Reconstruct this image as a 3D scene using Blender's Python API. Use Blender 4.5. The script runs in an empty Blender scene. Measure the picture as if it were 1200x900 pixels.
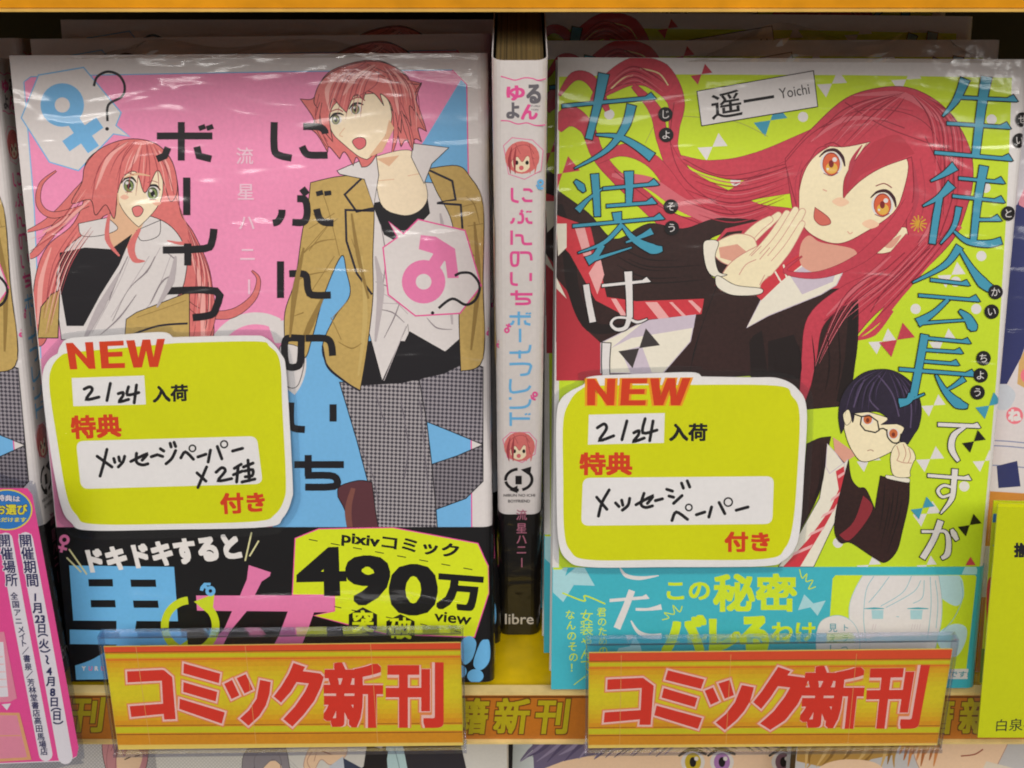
import bpy, bmesh, math, random
from math import radians, pi, sin, cos
from mathutils import Vector, Matrix, geometry

random.seed(7)
SC = bpy.context.scene
COL = SC.collection

# ------------------------------------------------------------------ camera, light, exposure
F = 1400.0                       # focal length in pixels of a 1200 px wide picture
PITCH = radians(34)
CAM_Z = 0.2815
cam = bpy.data.cameras.new('camera'); cam_o = bpy.data.objects.new('camera', cam); COL.objects.link(cam_o)
cam.sensor_width = 36; cam.lens = F / 1200 * 36; cam.clip_start = 0.01; cam.clip_end = 50
MC = Matrix.Translation((0, 0, CAM_Z)) @ Matrix.Rotation(pi / 2 - PITCH, 4, 'X')
cam_o.matrix_world = MC
SC.camera = cam_o
cam.dof.use_dof = False

w = bpy.data.worlds.new('World'); SC.world = w; w.use_nodes = True
w.node_tree.nodes['Background'].inputs[0].default_value = (1.0, 0.93, 0.86, 1)
w.node_tree.nodes['Background'].inputs[1].default_value = 0.16

def area(name, loc, target, sx, sy, power, col):
    l = bpy.data.lights.new(name, 'AREA'); l.shape = 'RECTANGLE'; l.size = sx; l.size_y = sy
    l.energy = power; l.color = col
    o = bpy.data.objects.new(name, l); COL.objects.link(o); o.location = loc
    d = Vector(target) - Vector(loc); o.rotation_euler = d.to_track_quat('-Z', 'Y').to_euler()
    return o
# shop ceiling: long fluorescent fittings over the aisle, behind and above the photographer
area('aisle_light', (0.1, -0.80, 1.27), (0, .3, .1), 2.6, 0.6, 28, (1.0, .95, .885))
area('tube_light', (-0.45, -1.0, .95), (0, .3, .1), 0.9, 0.05, 3.6, (1.0, .97, .93))
area('tube_light', (0.75, -0.85, 1.1), (0, .3, .1), 0.05, 0.8, 2.4, (1.0, .97, .93))
SC.view_settings.view_transform = 'Standard'; SC.view_settings.look = 'None'
SC.cycles.filter_width = 1.9
SC.view_settings.exposure = -0.12; SC.view_settings.gamma = 1

# ------------------------------------------------------------------ materials
def lin(c): c /= 255.0; return c / 12.92 if c <= .04045 else ((c + .055) / 1.055) ** 2.4
def rgb(c):
    if isinstance(c, str): c = [int(c[i:i + 2], 16) for i in (0, 2, 4)]
    return tuple(lin(v) for v in c) + (1,)
_m = {}
def base_mat(name):
    m = bpy.data.materials.new(name); m.use_nodes = True
    nt = m.node_tree; return m, nt, nt.nodes['Principled BSDF']
def N(nt, t, **kw):
    n = nt.nodes.new(t)
    for k, v in kw.items():
        if k in n.inputs.keys(): n.inputs[k].default_value = v
        else: setattr(n, k, v)
    return n
def tinted(nt, p, col, amount=.06, scale=900):
    """printed ink: the colour with a very fine uneven grain and faint broad blotches"""
    tc = N(nt, 'ShaderNodeTexCoord')
    n1 = N(nt, 'ShaderNodeTexNoise', Scale=scale, Detail=2.0); nt.links.new(tc.outputs['Object'], n1.inputs['Vector'])
    n2 = N(nt, 'ShaderNodeTexNoise', Scale=45.0, Detail=3.0); nt.links.new(tc.outputs['Object'], n2.inputs['Vector'])
    ad = N(nt, 'ShaderNodeMath', operation='ADD'); nt.links.new(n1.outputs[0], ad.inputs[0]); nt.links.new(n2.outputs[0], ad.inputs[1])
    mr = N(nt, 'ShaderNodeMapRange'); mr.inputs['From Min'].default_value = .6; mr.inputs['From Max'].default_value = 1.4
    mr.inputs['To Min'].default_value = 1 - amount; mr.inputs['To Max'].default_value = 1 + amount
    nt.links.new(ad.outputs[0], mr.inputs['Value'])
    mx = N(nt, 'ShaderNodeVectorMath', operation='SCALE'); mx.inputs[0].default_value = col[:3]
    nt.links.new(mr.outputs[0], mx.inputs['Scale'])
    nt.links.new(mx.outputs[0], p.inputs['Base Color'])
    return tc
def film_normal(nt, tc):
    """the shrink film stretched over a book: slow sags, drawn-out creases, crinkles by the edges"""
    mp = N(nt, 'ShaderNodeMapping'); mp.inputs['Scale'].default_value = (1, 3.2, 1)
    nt.links.new(tc.outputs['Object'], mp.inputs['Vector'])
    a = N(nt, 'ShaderNodeTexNoise', Scale=26.0, Detail=2.0, Distortion=.6); nt.links.new(mp.outputs[0], a.inputs['Vector'])
    mp2 = N(nt, 'ShaderNodeMapping'); mp2.inputs['Scale'].default_value = (1.0, 7.0, 1.0)
    nt.links.new(tc.outputs['Object'], mp2.inputs['Vector'])
    b = N(nt, 'ShaderNodeTexNoise', Scale=120.0, Detail=3.0, Distortion=.8); nt.links.new(mp2.outputs[0], b.inputs['Vector'])
    c = N(nt, 'ShaderNodeTexVoronoi', Scale=300.0); nt.links.new(tc.outputs['Object'], c.inputs['Vector'])
    # crinkle strength grows towards the left, right and top edges of the wrap
    sx = N(nt, 'ShaderNodeSeparateXYZ'); nt.links.new(tc.outputs['Object'], sx.inputs[0])
    ab = N(nt, 'ShaderNodeMath', operation='ABSOLUTE'); nt.links.new(sx.outputs['X'], ab.inputs[0])
    m1 = N(nt, 'ShaderNodeMapRange'); m1.inputs['From Min'].default_value = .052; m1.inputs['From Max'].default_value = .063
    nt.links.new(ab.outputs[0], m1.inputs['Value'])
    m2 = N(nt, 'ShaderNodeMapRange'); m2.inputs['From Min'].default_value = .076; m2.inputs['From Max'].default_value = .09
    nt.links.new(sx.outputs['Y'], m2.inputs['Value'])
    mxx = N(nt, 'ShaderNodeMath', operation='MAXIMUM'); nt.links.new(m1.outputs[0], mxx.inputs[0]); nt.links.new(m2.outputs[0], mxx.inputs[1])
    cm = N(nt, 'ShaderNodeMath', operation='MULTIPLY'); nt.links.new(c.outputs[0], cm.inputs[0]); nt.links.new(mxx.outputs[0], cm.inputs[1])
    pa = N(nt, 'ShaderNodeTexNoise', Scale=18.0, Detail=1.0); nt.links.new(tc.outputs['Object'], pa.inputs['Vector'])
    pm = N(nt, 'ShaderNodeMapRange'); pm.inputs['From Min'].default_value = .52; pm.inputs['From Max'].default_value = .72; nt.links.new(pa.outputs[0], pm.inputs['Value'])
    pm.inputs['To Min'].default_value = .12
    px_ = N(nt, 'ShaderNodeMath', operation='MAXIMUM'); nt.links.new(pm.outputs[0], px_.inputs[0]); nt.links.new(m2.outputs[0], px_.inputs[1])
    bm = N(nt, 'ShaderNodeMath', operation='MULTIPLY'); nt.links.new(b.outputs[0], bm.inputs[0]); nt.links.new(px_.outputs[0], bm.inputs[1])
    b1 = N(nt, 'ShaderNodeBump', Strength=1.0, Distance=.0016); nt.links.new(a.outputs[0], b1.inputs['Height'])
    b2 = N(nt, 'ShaderNodeBump', Strength=1.0, Distance=.00005); nt.links.new(bm.outputs[0], b2.inputs['Height']); nt.links.new(b1.outputs[0], b2.inputs['Normal'])
    b3 = N(nt, 'ShaderNodeBump', Strength=1.0, Distance=.00010); nt.links.new(cm.outputs[0], b3.inputs['Height']); nt.links.new(b2.outputs[0], b3.inputs['Normal'])
    return b3.outputs[0]
def film(c, amount=.05):
    """ink on a book jacket seen through its shrink film"""
    k = ('film', str(c), amount)
    if k not in _m:
        m, nt, p = base_mat('wrapped_print'); tc = tinted(nt, p, rgb(c), amount)
        p.inputs['Roughness'].default_value = .5; p.inputs['Specular IOR Level'].default_value = .3
        p.inputs['Coat Weight'].default_value = .9; p.inputs['Coat Roughness'].default_value = .13; p.inputs['Coat IOR'].default_value = 1.45
        nt.links.new(film_normal(nt, tc), p.inputs['Coat Normal'])
        _m[k] = m
    return _m[k]
def hound(c1, c2):
    """woven check printed on the jacket"""
    k = ('hound', c1, c2)
    if k not in _m:
        m = film(c1).copy(); nt = m.node_tree; p = nt.nodes['Principled BSDF']
        tc = N(nt, 'ShaderNodeTexCoord'); mp = N(nt, 'ShaderNodeMapping'); mp.inputs['Rotation'].default_value = (0, 0, radians(3))
        nt.links.new(tc.outputs['Object'], mp.inputs['Vector'])
        fx = []
        sx = N(nt, 'ShaderNodeSeparateXYZ'); nt.links.new(mp.outputs[0], sx.inputs[0])
        for ax in ('X', 'Y'):
            s = N(nt, 'ShaderNodeMath', operation='MULTIPLY'); s.inputs[1].default_value = 2 * pi / .00118; nt.links.new(sx.outputs[ax], s.inputs[0])
            q = N(nt, 'ShaderNodeMath', operation='SINE'); nt.links.new(s.outputs[0], q.inputs[0]); fx.append(q)
        ad = N(nt, 'ShaderNodeMath', operation='ADD'); nt.links.new(fx[0].outputs[0], ad.inputs[0]); nt.links.new(fx[1].outputs[0], ad.inputs[1])
        mr = N(nt, 'ShaderNodeMapRange'); mr.inputs['From Min'].default_value = -.6; mr.inputs['From Max'].default_value = .5; nt.links.new(ad.outputs[0], mr.inputs['Value'])
        mx = N(nt, 'ShaderNodeMix', data_type='RGBA'); mx.inputs[6].default_value = rgb(c1); mx.inputs[7].default_value = rgb(c2)
        nt.links.new(mr.outputs[0], mx.inputs[0]); nt.links.new(mx.outputs[2], p.inputs['Base Color'])
        _m[k] = m
    return _m[k]
def ink(c, rough=.45, coat=0.0, amount=.04):
    """print on plain or laminated paper"""
    k = ('ink', str(c), rough, coat)
    if k not in _m:
        m, nt, p = base_mat('paper_print'); tc = tinted(nt, p, rgb(c), amount)
        p.inputs['Roughness'].default_value = rough; p.inputs['Specular IOR Level'].default_value = .35
        p.inputs['Coat Weight'].default_value = coat; p.inputs['Coat Roughness'].default_value = .12
        if coat:
            a = N(nt, 'ShaderNodeTexNoise', Scale=30.0, Detail=1.0); nt.links.new(tc.outputs['Object'], a.inputs['Vector'])
            b = N(nt, 'ShaderNodeBump', Strength=.5, Distance=.001); nt.links.new(a.outputs[0], b.inputs['Height']); nt.links.new(b.outputs[0], p.inputs['Coat Normal'])
        _m[k] = m
    return _m[k]
def board(c, rough=.4):
    k = ('board', str(c), rough)
    if k not in _m:
        m, nt, p = base_mat('painted_board'); tc = tinted(nt, p, rgb(c), .2, 160); p.inputs['Roughness'].default_value = rough
        a = N(nt, 'ShaderNodeTexNoise', Scale=220.0, Detail=4.0); nt.links.new(tc.outputs['Object'], a.inputs['Vector'])
        b = N(nt, 'ShaderNodeBump', Strength=.25, Distance=.0004); nt.links.new(a.outputs[0], b.inputs['Height']); nt.links.new(b.outputs[0], p.inputs['Normal'])
        _m[k] = m
    return _m[k]
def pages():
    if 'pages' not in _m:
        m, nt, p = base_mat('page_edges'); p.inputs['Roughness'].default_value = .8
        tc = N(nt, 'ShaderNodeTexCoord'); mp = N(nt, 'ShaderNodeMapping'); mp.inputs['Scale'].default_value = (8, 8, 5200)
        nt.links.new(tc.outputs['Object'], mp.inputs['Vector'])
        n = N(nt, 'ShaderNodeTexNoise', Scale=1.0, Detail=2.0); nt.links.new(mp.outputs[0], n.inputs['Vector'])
        cr = N(nt, 'ShaderNodeValToRGB'); cr.color_ramp.elements[0].position = .3; cr.color_ramp.elements[0].color = rgb('33280f')  # page browns darkened to carry the shade under the upper board
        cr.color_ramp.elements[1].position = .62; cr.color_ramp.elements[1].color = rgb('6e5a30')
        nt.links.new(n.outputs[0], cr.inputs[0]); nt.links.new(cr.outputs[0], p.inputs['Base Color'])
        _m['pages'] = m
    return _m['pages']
def clear(tint='f4f6ff', rough=.05, edge=False, bump=.0):
    """clear plastic sheet: lets the view through, reflects by angle"""
    k = ('clear', tint, rough, edge, bump)
    if k not in _m:
        m = bpy.data.materials.new('clear_plastic'); m.use_nodes = True; nt = m.node_tree
        for n in list(nt.nodes): nt.nodes.remove(n)
        out = N(nt, 'ShaderNodeOutputMaterial'); tr = N(nt, 'ShaderNodeBsdfTransparent'); tr.inputs[0].default_value = rgb(tint)
        gl = N(nt, 'ShaderNodeBsdfGlossy', Roughness=rough); gl.inputs[0].default_value = (1, 1, 1, 1)
        fr = N(nt, 'ShaderNodeFresnel', IOR=1.5); mx = N(nt, 'ShaderNodeMixShader')
        if bump:
            tc = N(nt, 'ShaderNodeTexCoord'); a = N(nt, 'ShaderNodeTexNoise', Scale=90.0, Detail=2.0); nt.links.new(tc.outputs['Object'], a.inputs['Vector'])
            b = N(nt, 'ShaderNodeBump', Strength=1.0, Distance=bump); nt.links.new(a.outputs[0], b.inputs['Height'])
            nt.links.new(b.outputs[0], gl.inputs['Normal']); nt.links.new(b.outputs[0], fr.inputs['Normal'])
        s = mx.inputs[0]
        ge = N(nt, 'ShaderNodeNewGeometry'); fl = N(nt, 'ShaderNodeMath', operation='SUBTRACT'); fl.inputs[0].default_value = 1.0; nt.links.new(ge.outputs['Backfacing'], fl.inputs[1])
        ff = N(nt, 'ShaderNodeMath', operation='MULTIPLY'); nt.links.new(fr.outputs[0], ff.inputs[0]); nt.links.new(fl.outputs[0], ff.inputs[1]); fr = ff
        if edge:
            ad = N(nt, 'ShaderNodeMath', operation='ADD'); ad.inputs[1].default_value = .16; nt.links.new(fr.outputs[0], ad.inputs[0]); nt.links.new(ad.outputs[0], s)
        else: nt.links.new(fr.outputs[0], s)
        nt.links.new(tr.outputs[0], mx.inputs[1]); nt.links.new(gl.outputs[0], mx.inputs[2]); nt.links.new(mx.outputs[0], out.inputs[0])
        _m[k] = m
    return _m[k]

# ------------------------------------------------------------------ geometry helpers
def pose(rot_deg, t):
    r = Vector([radians(a) for a in rot_deg]); ang = r.length
    return MC @ Matrix.Translation(t) @ Matrix.Rotation(ang, 4, r.normalized())
def cast(px, py, M, h=0.0):
    """where the sight line through a photo pixel meets the plane z = h of frame M (frame coordinates)"""
    Mi = M.inverted(); o = Mi @ Vector((0, 0, CAM_Z)); d = Mi.to_3x3() @ (MC.to_3x3() @ Vector(((px - 600) / F, (450 - py) / F, -1)))
    return o + d * ((h - o.z) / d.z)
def link(name, me, parent=None, M=None):
    o = bpy.data.objects.new(name, me); COL.objects.link(o)
    if parent is not None: o.parent = parent
    if M is not None: o.matrix_world = M
    return o
def tag(o, label, cat, group=None):
    o['label'] = label; o['category'] = cat
    if group: o['group'] = group
    return o
def empty(name, M, label, cat, group=None):
    o = bpy.data.objects.new(name, None); o.empty_display_size = .02; COL.objects.link(o); o.matrix_world = M
    return tag(o, label, cat, group)

class Builder:
    """collects faces of one mesh, each with its own material"""
    def __init__(s): s.v = []; s.f = []; s.mi = []; s.mats = []
    def idx(s, m):
        if m not in s.mats: s.mats.append(m)
        return s.mats.index(m)
    def face(s, pts, m):
        b = len(s.v); s.v += [tuple(p) for p in pts]; s.f.append(tuple(range(b, b + len(pts)))); s.mi.append(s.idx(m))
    def box(s, a, b, m):
        x0, y0, z0 = a; x1, y1, z1 = b
        P = [(x0, y0, z0), (x1, y0, z0), (x1, y1, z0), (x0, y1, z0), (x0, y0, z1), (x1, y0, z1), (x1, y1, z1), (x0, y1, z1)]
        for q in ((3, 2, 1, 0), (4, 5, 6, 7), (0, 1, 5, 4), (1, 2, 6, 5), (2, 3, 7, 6), (3, 0, 4, 7)): s.face([P[i] for i in q], m)
    def slab(s, outline, z0, z1, m, side=None):
        """a flat plate with any outline (counter-clockwise seen from +z)"""
        tri = geometry.tessellate_polygon([[Vector((x, y, 0)) for x, y in outline]])
        A = sum(outline[i][0] * outline[(i + 1) % len(outline)][1] - outline[(i + 1) % len(outline)][0] * outline[i][1] for i in range(len(outline)))
        if A < 0:
            outline = outline[::-1]; tri = geometry.tessellate_polygon([[Vector((x, y, 0)) for x, y in outline]])
        for t in tri:
            p = [outline[i] for i in t]
            if (p[1][0] - p[0][0]) * (p[2][1] - p[0][1]) - (p[2][0] - p[0][0]) * (p[1][1] - p[0][1]) < 0: p = p[::-1]
            s.face([(x, y, z1) for x, y in p], m); s.face([(x, y, z0) for x, y in p[::-1]], m)
        n = len(outline)
        for i in range(n):
            (x0, y0), (x1, y1) = outline[i], outline[(i + 1) % n]
            s.face([(x0, y0, z0), (x1, y1, z0), (x1, y1, z1), (x0, y0, z1)], side or m)
    def mesh(s, name):
        me = bpy.data.meshes.new(name); me.from_pydata(s.v, [], s.f); me.update()
        for m in s.mats: me.materials.append(m)
        me.polygons.foreach_set('material_index', s.mi); me.update(); return me
    def build(s, name, parent=None, M=None): return link(name, s.mesh(name), parent, M)

def spline(pts, closed=True, n=6):
    """Catmull-Rom through the points; a point with a truthy third value stays a corner"""
    P = [(p[0], p[1]) for p in pts]; c = [len(p) > 2 and bool(p[2]) for p in pts]; k = len(P); out = []
    for i in range(k if closed else k - 1):
        j = (i + 1) % k
        p1, p2 = P[i], P[j]
        p0 = P[i] if c[i] or (not closed and i == 0) else P[i - 1]
        p3 = P[j] if c[j] or (not closed and j == k - 1) else P[(j + 1) % k]
        for q in range(n):
            t = q / n; t2 = t * t; t3 = t2 * t
            out.append(tuple(.5 * (2 * p1[a] + (p2[a] - p0[a]) * t + (2 * p0[a] - 5 * p1[a] + 4 * p2[a] - p3[a]) * t2 + (3 * p1[a] - p0[a] - 3 * p2[a] + p3[a]) * t3) for a in (0, 1)))
    if not closed: out.append(P[-1])
    return out
def circle(cx, cy, r, n=24, ry=None, a0=0, a1=360):
    m = n if a1 - a0 == 360 else n + 1
    return [(cx + r * cos(radians(a0 + (a1 - a0) * i / n)), cy + (ry or r) * sin(radians(a0 + (a1 - a0) * i / n))) for i in range(m)]

def rounded(q, r, n=5):
    """a four-sided shape with its corners rounded"""
    out = []
    for i in range(4):
        p, a, b = q[i], q[i - 1], q[(i + 1) % 4]
        da, db = math.dist(p, a), math.dist(p, b); s = (p[0] + (a[0] - p[0]) * r / da, p[1] + (a[1] - p[1]) * r / da); e = (p[0] + (b[0] - p[0]) * r / db, p[1] + (b[1] - p[1]) * r / db)
        for k in range(n + 1):
            t = k / n; out.append(tuple((1 - t) ** 2 * s[j] + 2 * t * (1 - t) * p[j] + t * t * e[j] for j in (0, 1)))
    return out
BLOCK = {'N': [(0, 0), (72, 0), (196, 600), (196, 0), (278, 0), (278, 1000), (206, 1000), (82, 400), (82, 1000), (0, 1000)],
         'E': [(340, 0), (590, 0), (590, 180), (425, 180), (425, 400), (575, 400), (575, 580), (425, 580), (425, 815), (598, 815), (598, 1000), (340, 1000)],
         'W': [(615, 0), (702, 0), (742, 640), (782, 0), (862, 0), (902, 640), (930, 0), (1012, 0), (956, 1000), (862, 1000), (822, 400), (782, 1000), (688, 1000)]}
_glyph = {}
_tc = bpy.data.curves.new('lettering', 'FONT'); _to = bpy.data.objects.new('lettering', _tc); COL.objects.link(_to)
def glyphs(txt, bold=0.0):
    """flat triangles of a word, (list of triangles, bbox), built-in typeface"""
    k = (txt, bold)
    if k not in _glyph:
        _tc.body = txt; _tc.offset = bold; _tc.resolution_u = 3; _tc.size = 1
        dg = bpy.context.evaluated_depsgraph_get(); dg.update()
        me = bpy.data.meshes.new_from_object(_to.evaluated_get(dg))
        V = [(v.co.x, v.co.y) for v in me.vertices]; T = [[V[i] for i in p.vertices] for p in me.polygons]
        bpy.data.meshes.remove(me)
        xs = [p[0] for p in V] or [0, 1]; ys = [p[1] for p in V] or [0, 1]
        _glyph[k] = (T, (min(xs), min(ys), max(xs), max(ys)))
    return _glyph[k]

class Art:
    """flat print on a surface: shapes given in photo pixels (or a zoomed copy of them) are cast on the plane z = h of frame M
    and laid over one another as ink layers a few microns thick"""
    def __init__(s, M, clip=None, h=1e-5, to=None, step=7e-7):
        s.M = M; s.Mi = M.inverted(); s.o = s.Mi @ Vector((0, 0, CAM_Z)); s.R = s.Mi.to_3x3() @ MC.to_3x3()
        s.clip = clip; s.h = h; s.step = step; s.to = to or (lambda x, y, z: (x, y, z)); s.b = Builder(); s.zoom(0, 0, 1); s.local = False
        s.h0 = h; s.cuts = []
    def zoom(s, bx, by, k): s.bx, s.by, s.k = bx, by, k; s.q = None
    def quad(s, tl, tr, br, bl): s.q = (tl, tr, br, bl)      # then x, y run 0..1000 over this photo quad
    def px(s, p):
        if s.q:
            u, v = p[0] / 1000, p[1] / 1000; a, b, c, d = s.q
            return tuple((a[i] * (1 - u) + b[i] * u) * (1 - v) + (d[i] * (1 - u) + c[i] * u) * v for i in (0, 1))
        return (s.bx + p[0] / s.k, s.by + p[1] / s.k)
    def pt(s, p):
        if s.local: return (p[0], p[1])
        x, y = s.px(p)
        d = s.R @ Vector(((x - 600) / F, (450 - y) / F, -1)); r = s.o + d * ((s.h0 - s.o.z) / d.z)
        return (r.x, r.y)
    def up(s): s.h += s.step
    def tri(s, P, m):
        P = [s.pt(p) for p in P]
        A = sum(P[i][0] * P[(i + 1) % len(P)][1] - P[(i + 1) % len(P)][0] * P[i][1] for i in range(len(P)))
        if abs(A) < 1e-13: return
        if A < 0: P = P[::-1]
        if s.clip and s.cuts and max(p[0] for p in P) > s.cuts[0]:
            xs = [s.clip[0]] + s.cuts + [s.clip[2]]; full = s.clip
            for i in range(len(xs) - 1):
                if min(p[0] for p in P) < xs[i + 1] and max(p[0] for p in P) > xs[i]: s.lay(P, m, (xs[i], full[1], xs[i + 1], full[3]))
            return
        s.lay(P, m, s.clip)
    def lay(s, P, m, clip):
        if clip:
            x0, y0, x1, y1 = clip
            for ax, lim, sg in ((0, x0, 1), (0, x1, -1), (1, y0, 1), (1, y1, -1)):
                out = []
                for i in range(len(P)):
                    a, b = P[i], P[(i + 1) % len(P)]; da = (a[ax] - lim) * sg; db = (b[ax] - lim) * sg
                    if da >= 0: out.append(a)
                    if (da > 0 > db) or (da < 0 < db):
                        t = da / (da - db); out.append((a[0] + (b[0] - a[0]) * t, a[1] + (b[1] - a[1]) * t))
                P = out
                if len(P) < 3: return
        s.b.face([s.to(x, y, s.h) for x, y in P], m)
    def poly(s, pts, m, line=None, lw=0, smooth=False, n=6):
        if smooth: pts = spline(pts, True, n)
        pts = [(p[0], p[1]) for p in pts]
        s.up()
        for t in geometry.tessellate_polygon([[Vector((x, y, 0)) for x, y in pts]]): s.tri([pts[i] for i in t], m)
        if line: s.stroke(pts + pts[:1], lw, line, smooth=False)
    def blob(s, pts, m, line=None, lw=0, n=6): s.poly(pts, m, line, lw, True, n)
    def stroke(s, pts, wd, m, smooth=True, caps=False, n=6):
        """a line of given width (one number, or one per point as a third value)"""
        if len(pts[0]) > 2:
            W = [p[2] for p in pts]; P = [(p[0], p[1]) for p in pts]
            if smooth and len(P) > 2:
                Q = spline(P, False, n); Wq = []
                for i in range(len(P) - 1): Wq += [W[i] + (W[i + 1] - W[i]) * q / n for q in range(n)]
                P, W = Q, Wq + [W[-1]]
        else:
            P = spline(pts, False, n) if smooth and len(pts) > 2 else [(p[0], p[1]) for p in pts]; W = [wd] * len(P)
        Q = [P[0]]; WW = [W[0]]
        for p, ww in zip(P[1:], W[1:]):
            if abs(p[0] - Q[-1][0]) + abs(p[1] - Q[-1][1]) > 1e-6: Q.append(p); WW.append(ww)
        P, W = Q, WW
        if len(P) < 2: return
        closed = abs(P[0][0] - P[-1][0]) + abs(P[0][1] - P[-1][1]) < 1e-6 and len(P) > 3
        L = []; Rr = []; k = len(P)
        for i in range(k):
            a = P[i - 1] if i else (P[-2] if closed else P[0]); b = P[i + 1] if i < k - 1 else (P[1] if closed else P[-1])
            def nrm(u, v):
                dx, dy = v[0] - u[0], v[1] - u[1]; l = math.hypot(dx, dy)
                return (-dy / l, dx / l) if l > 1e-9 else None
            n1 = nrm(a, P[i]); n2 = nrm(P[i], b); n1 = n1 or n2; n2 = n2 or n1
            nx, ny = n1[0] + n2[0], n1[1] + n2[1]; l = math.hypot(nx, ny)
            if l < .35: nx, ny = n2; sc = 1
            else: nx, ny = nx / l, ny / l; sc = min(1 / max(nx * n2[0] + ny * n2[1], .4), 1.8)
            hw = W[i] / 2 * sc; L.append((P[i][0] + nx * hw, P[i][1] + ny * hw)); Rr.append((P[i][0] - nx * hw, P[i][1] - ny * hw))
        s.up()
        for i in range(k - 1):
            s.tri([L[i], L[i + 1], Rr[i + 1]], m); s.tri([L[i], Rr[i + 1], Rr[i]], m)
        if caps:
            s.up()
            for e in (0, -1):
                c = circle(P[e][0], P[e][1], W[e] / 2, 12)
                for i in range(1, 11): s.tri([c[0], c[i], c[i + 1]], m)
    def strands(s, a, b, n, wd, mats, jit=.25):
        """fine ink lines running between two guiding curves"""
        for i in range(n):
            t = (i + .5 + random.uniform(-jit, jit)) / n; k0, k1 = random.uniform(0, .3), random.uniform(.75, 1)
            c = [(p[0] + (q[0] - p[0]) * t, p[1] + (q[1] - p[1]) * t) for p, q in zip(a, b)]; c = spline(c, False, 8)
            c = c[int(k0 * len(c)):int(k1 * len(c))]; m = len(c) - 1
            if m > 2: s.stroke([(x, y, .25 + wd * sin(pi * j / m)) for j, (x, y) in enumerate(c)], 0, mats[i % len(mats)], smooth=False)
    def pen(s, strokes, wd, m):
        for st in strokes: s.stroke(st, wd, m, smooth=len(st) > 2, caps=True, n=4)
    def ring(s, cx, cy, r, wd, m, a0=0, a1=360, n=32, ry=None):
        s.stroke(circle(cx, cy, r, n, ry, a0, a1) + ([circle(cx, cy, r, n, ry)[0]] if a1 - a0 == 360 else []), wd, m, smooth=False)
    def disc(s, cx, cy, r, m, n=24, ry=None): s.poly(circle(cx, cy, r, n, ry), m)
    def spread(s, m, bold, out, ow):
        """heavier lettering: the glyph overprinted at small shifts; its outline first"""
        for mm, bo in ([(out, bold + ow)] if out else []) + [(m, bold)]:
            n = 1 if bo < .003 else (8 if bo < .02 else (16 if bo < .028 else 24))
            s.up()
            for i in range(n):
                s.h += 8e-8
                k = (1 / max(abs(cos(2 * pi * i / n)), abs(sin(2 * pi * i / n)))) if n == 24 else 1
                yield (mm, 0, 0) if n == 1 else (mm, bo * k * cos(2 * pi * i / n), bo * k * sin(2 * pi * i / n))
            if n > 1: s.h += 8e-8; yield (mm, 0, 0)
    def word(s, txt, box, m, bold=0.0, out=None, ow=.06, shear=0):
        """a word fitted to a box (x0, y0, x1, y1) or to a quad of four points TL TR BR BL"""
        if len(box) == 4 and not hasattr(box[0], '__len__'): x0, y0, x1, y1 = box; box = ((x0, y0), (x1, y0), (x1, y1), (x0, y1))
        T, bb = glyphs(txt); bb = (bb[0] - bold, bb[1] - bold, bb[2] + bold, bb[3] + bold)
        for mm, ox, oy in s.spread(m, bold, out, ow):
            for t in T:
                q = []
                for x, y in t:
                    x += ox; y += oy
                    u = (x - bb[0]) / (bb[2] - bb[0]); v = (bb[3] - y) / (bb[3] - bb[1])
                    q.append(tuple((box[0][i] * (1 - u) + box[1][i] * u) * (1 - v) + (box[3][i] * (1 - u) + box[2][i] * u) * v for i in (0, 1)))
                s.tri(q, mm)
    def char(s, c, x, y, size, m, bold=0.0, out=None, ow=.06, rot=0, sx=1.0, skew=0.0):
        """one character with the middle of its em box at x, y"""
        T, bb = glyphs(c)
        for mm, ox, oy in s.spread(m, bold, out, ow):
            cx = (bb[0] + bb[2]) / 2 if ord(c[0]) < 0x2000 or c in '/／（）' else .5; cy = .36
            ca, sa = cos(radians(rot)), sin(radians(rot))
            for t in T:
                q = []
                for gx, gy in t:
                    dx = (gx + ox - cx) * size * sx; dy = -(gy + oy - cy) * size
                    dx, dy = dx * ca - dy * sa, dx * sa + dy * ca
                    q.append((x + dx + dy * skew, y + dy))
                s.tri(q, mm)
    def column(s, txt, p0, p1, size, m, bold=0.0, out=None, ow=.06, rot=0, sx=1.0, skew=0.0):
        """upright writing: characters spread from p0 (first centre) to p1 (last centre)"""
        k = len(txt)
        for i, c in enumerate(txt):
            t = i / max(k - 1, 1); r = rot + (90 if c in 'ー〜（）()／' else 0)
            s.char(c, p0[0] + (p1[0] - p0[0]) * t, p0[1] + (p1[1] - p0[1]) * t, size, m, bold, out, ow, r, sx, skew if r == rot else 0)
    def add_to(s, b):
        o = len(b.v); mp = [b.idx(m) for m in s.b.mats]; b.v += s.b.v
        b.f += [tuple(i + o for i in f) for f in s.b.f]; b.mi += [mp[i] for i in s.b.mi]

# ------------------------------------------------------------------ frames of the things seen, fitted to the photograph
BW, BH, BT, BR = .128, .183, .0125, .0028            # a comic: width, height, thickness, spine rounding
M_LEFT = pose((13.5, -.7, .2), (-.07, -.001, -.340))
M_RIGHT = pose((12.1, .8, -.1), (.076, -.002, -.340))
SK = 1.035
M_SPINE = pose((35.5, -.3, .1), (.002 * SK, -.003 * SK, -.3172 * SK))
RAIL_Y = .2475
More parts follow.
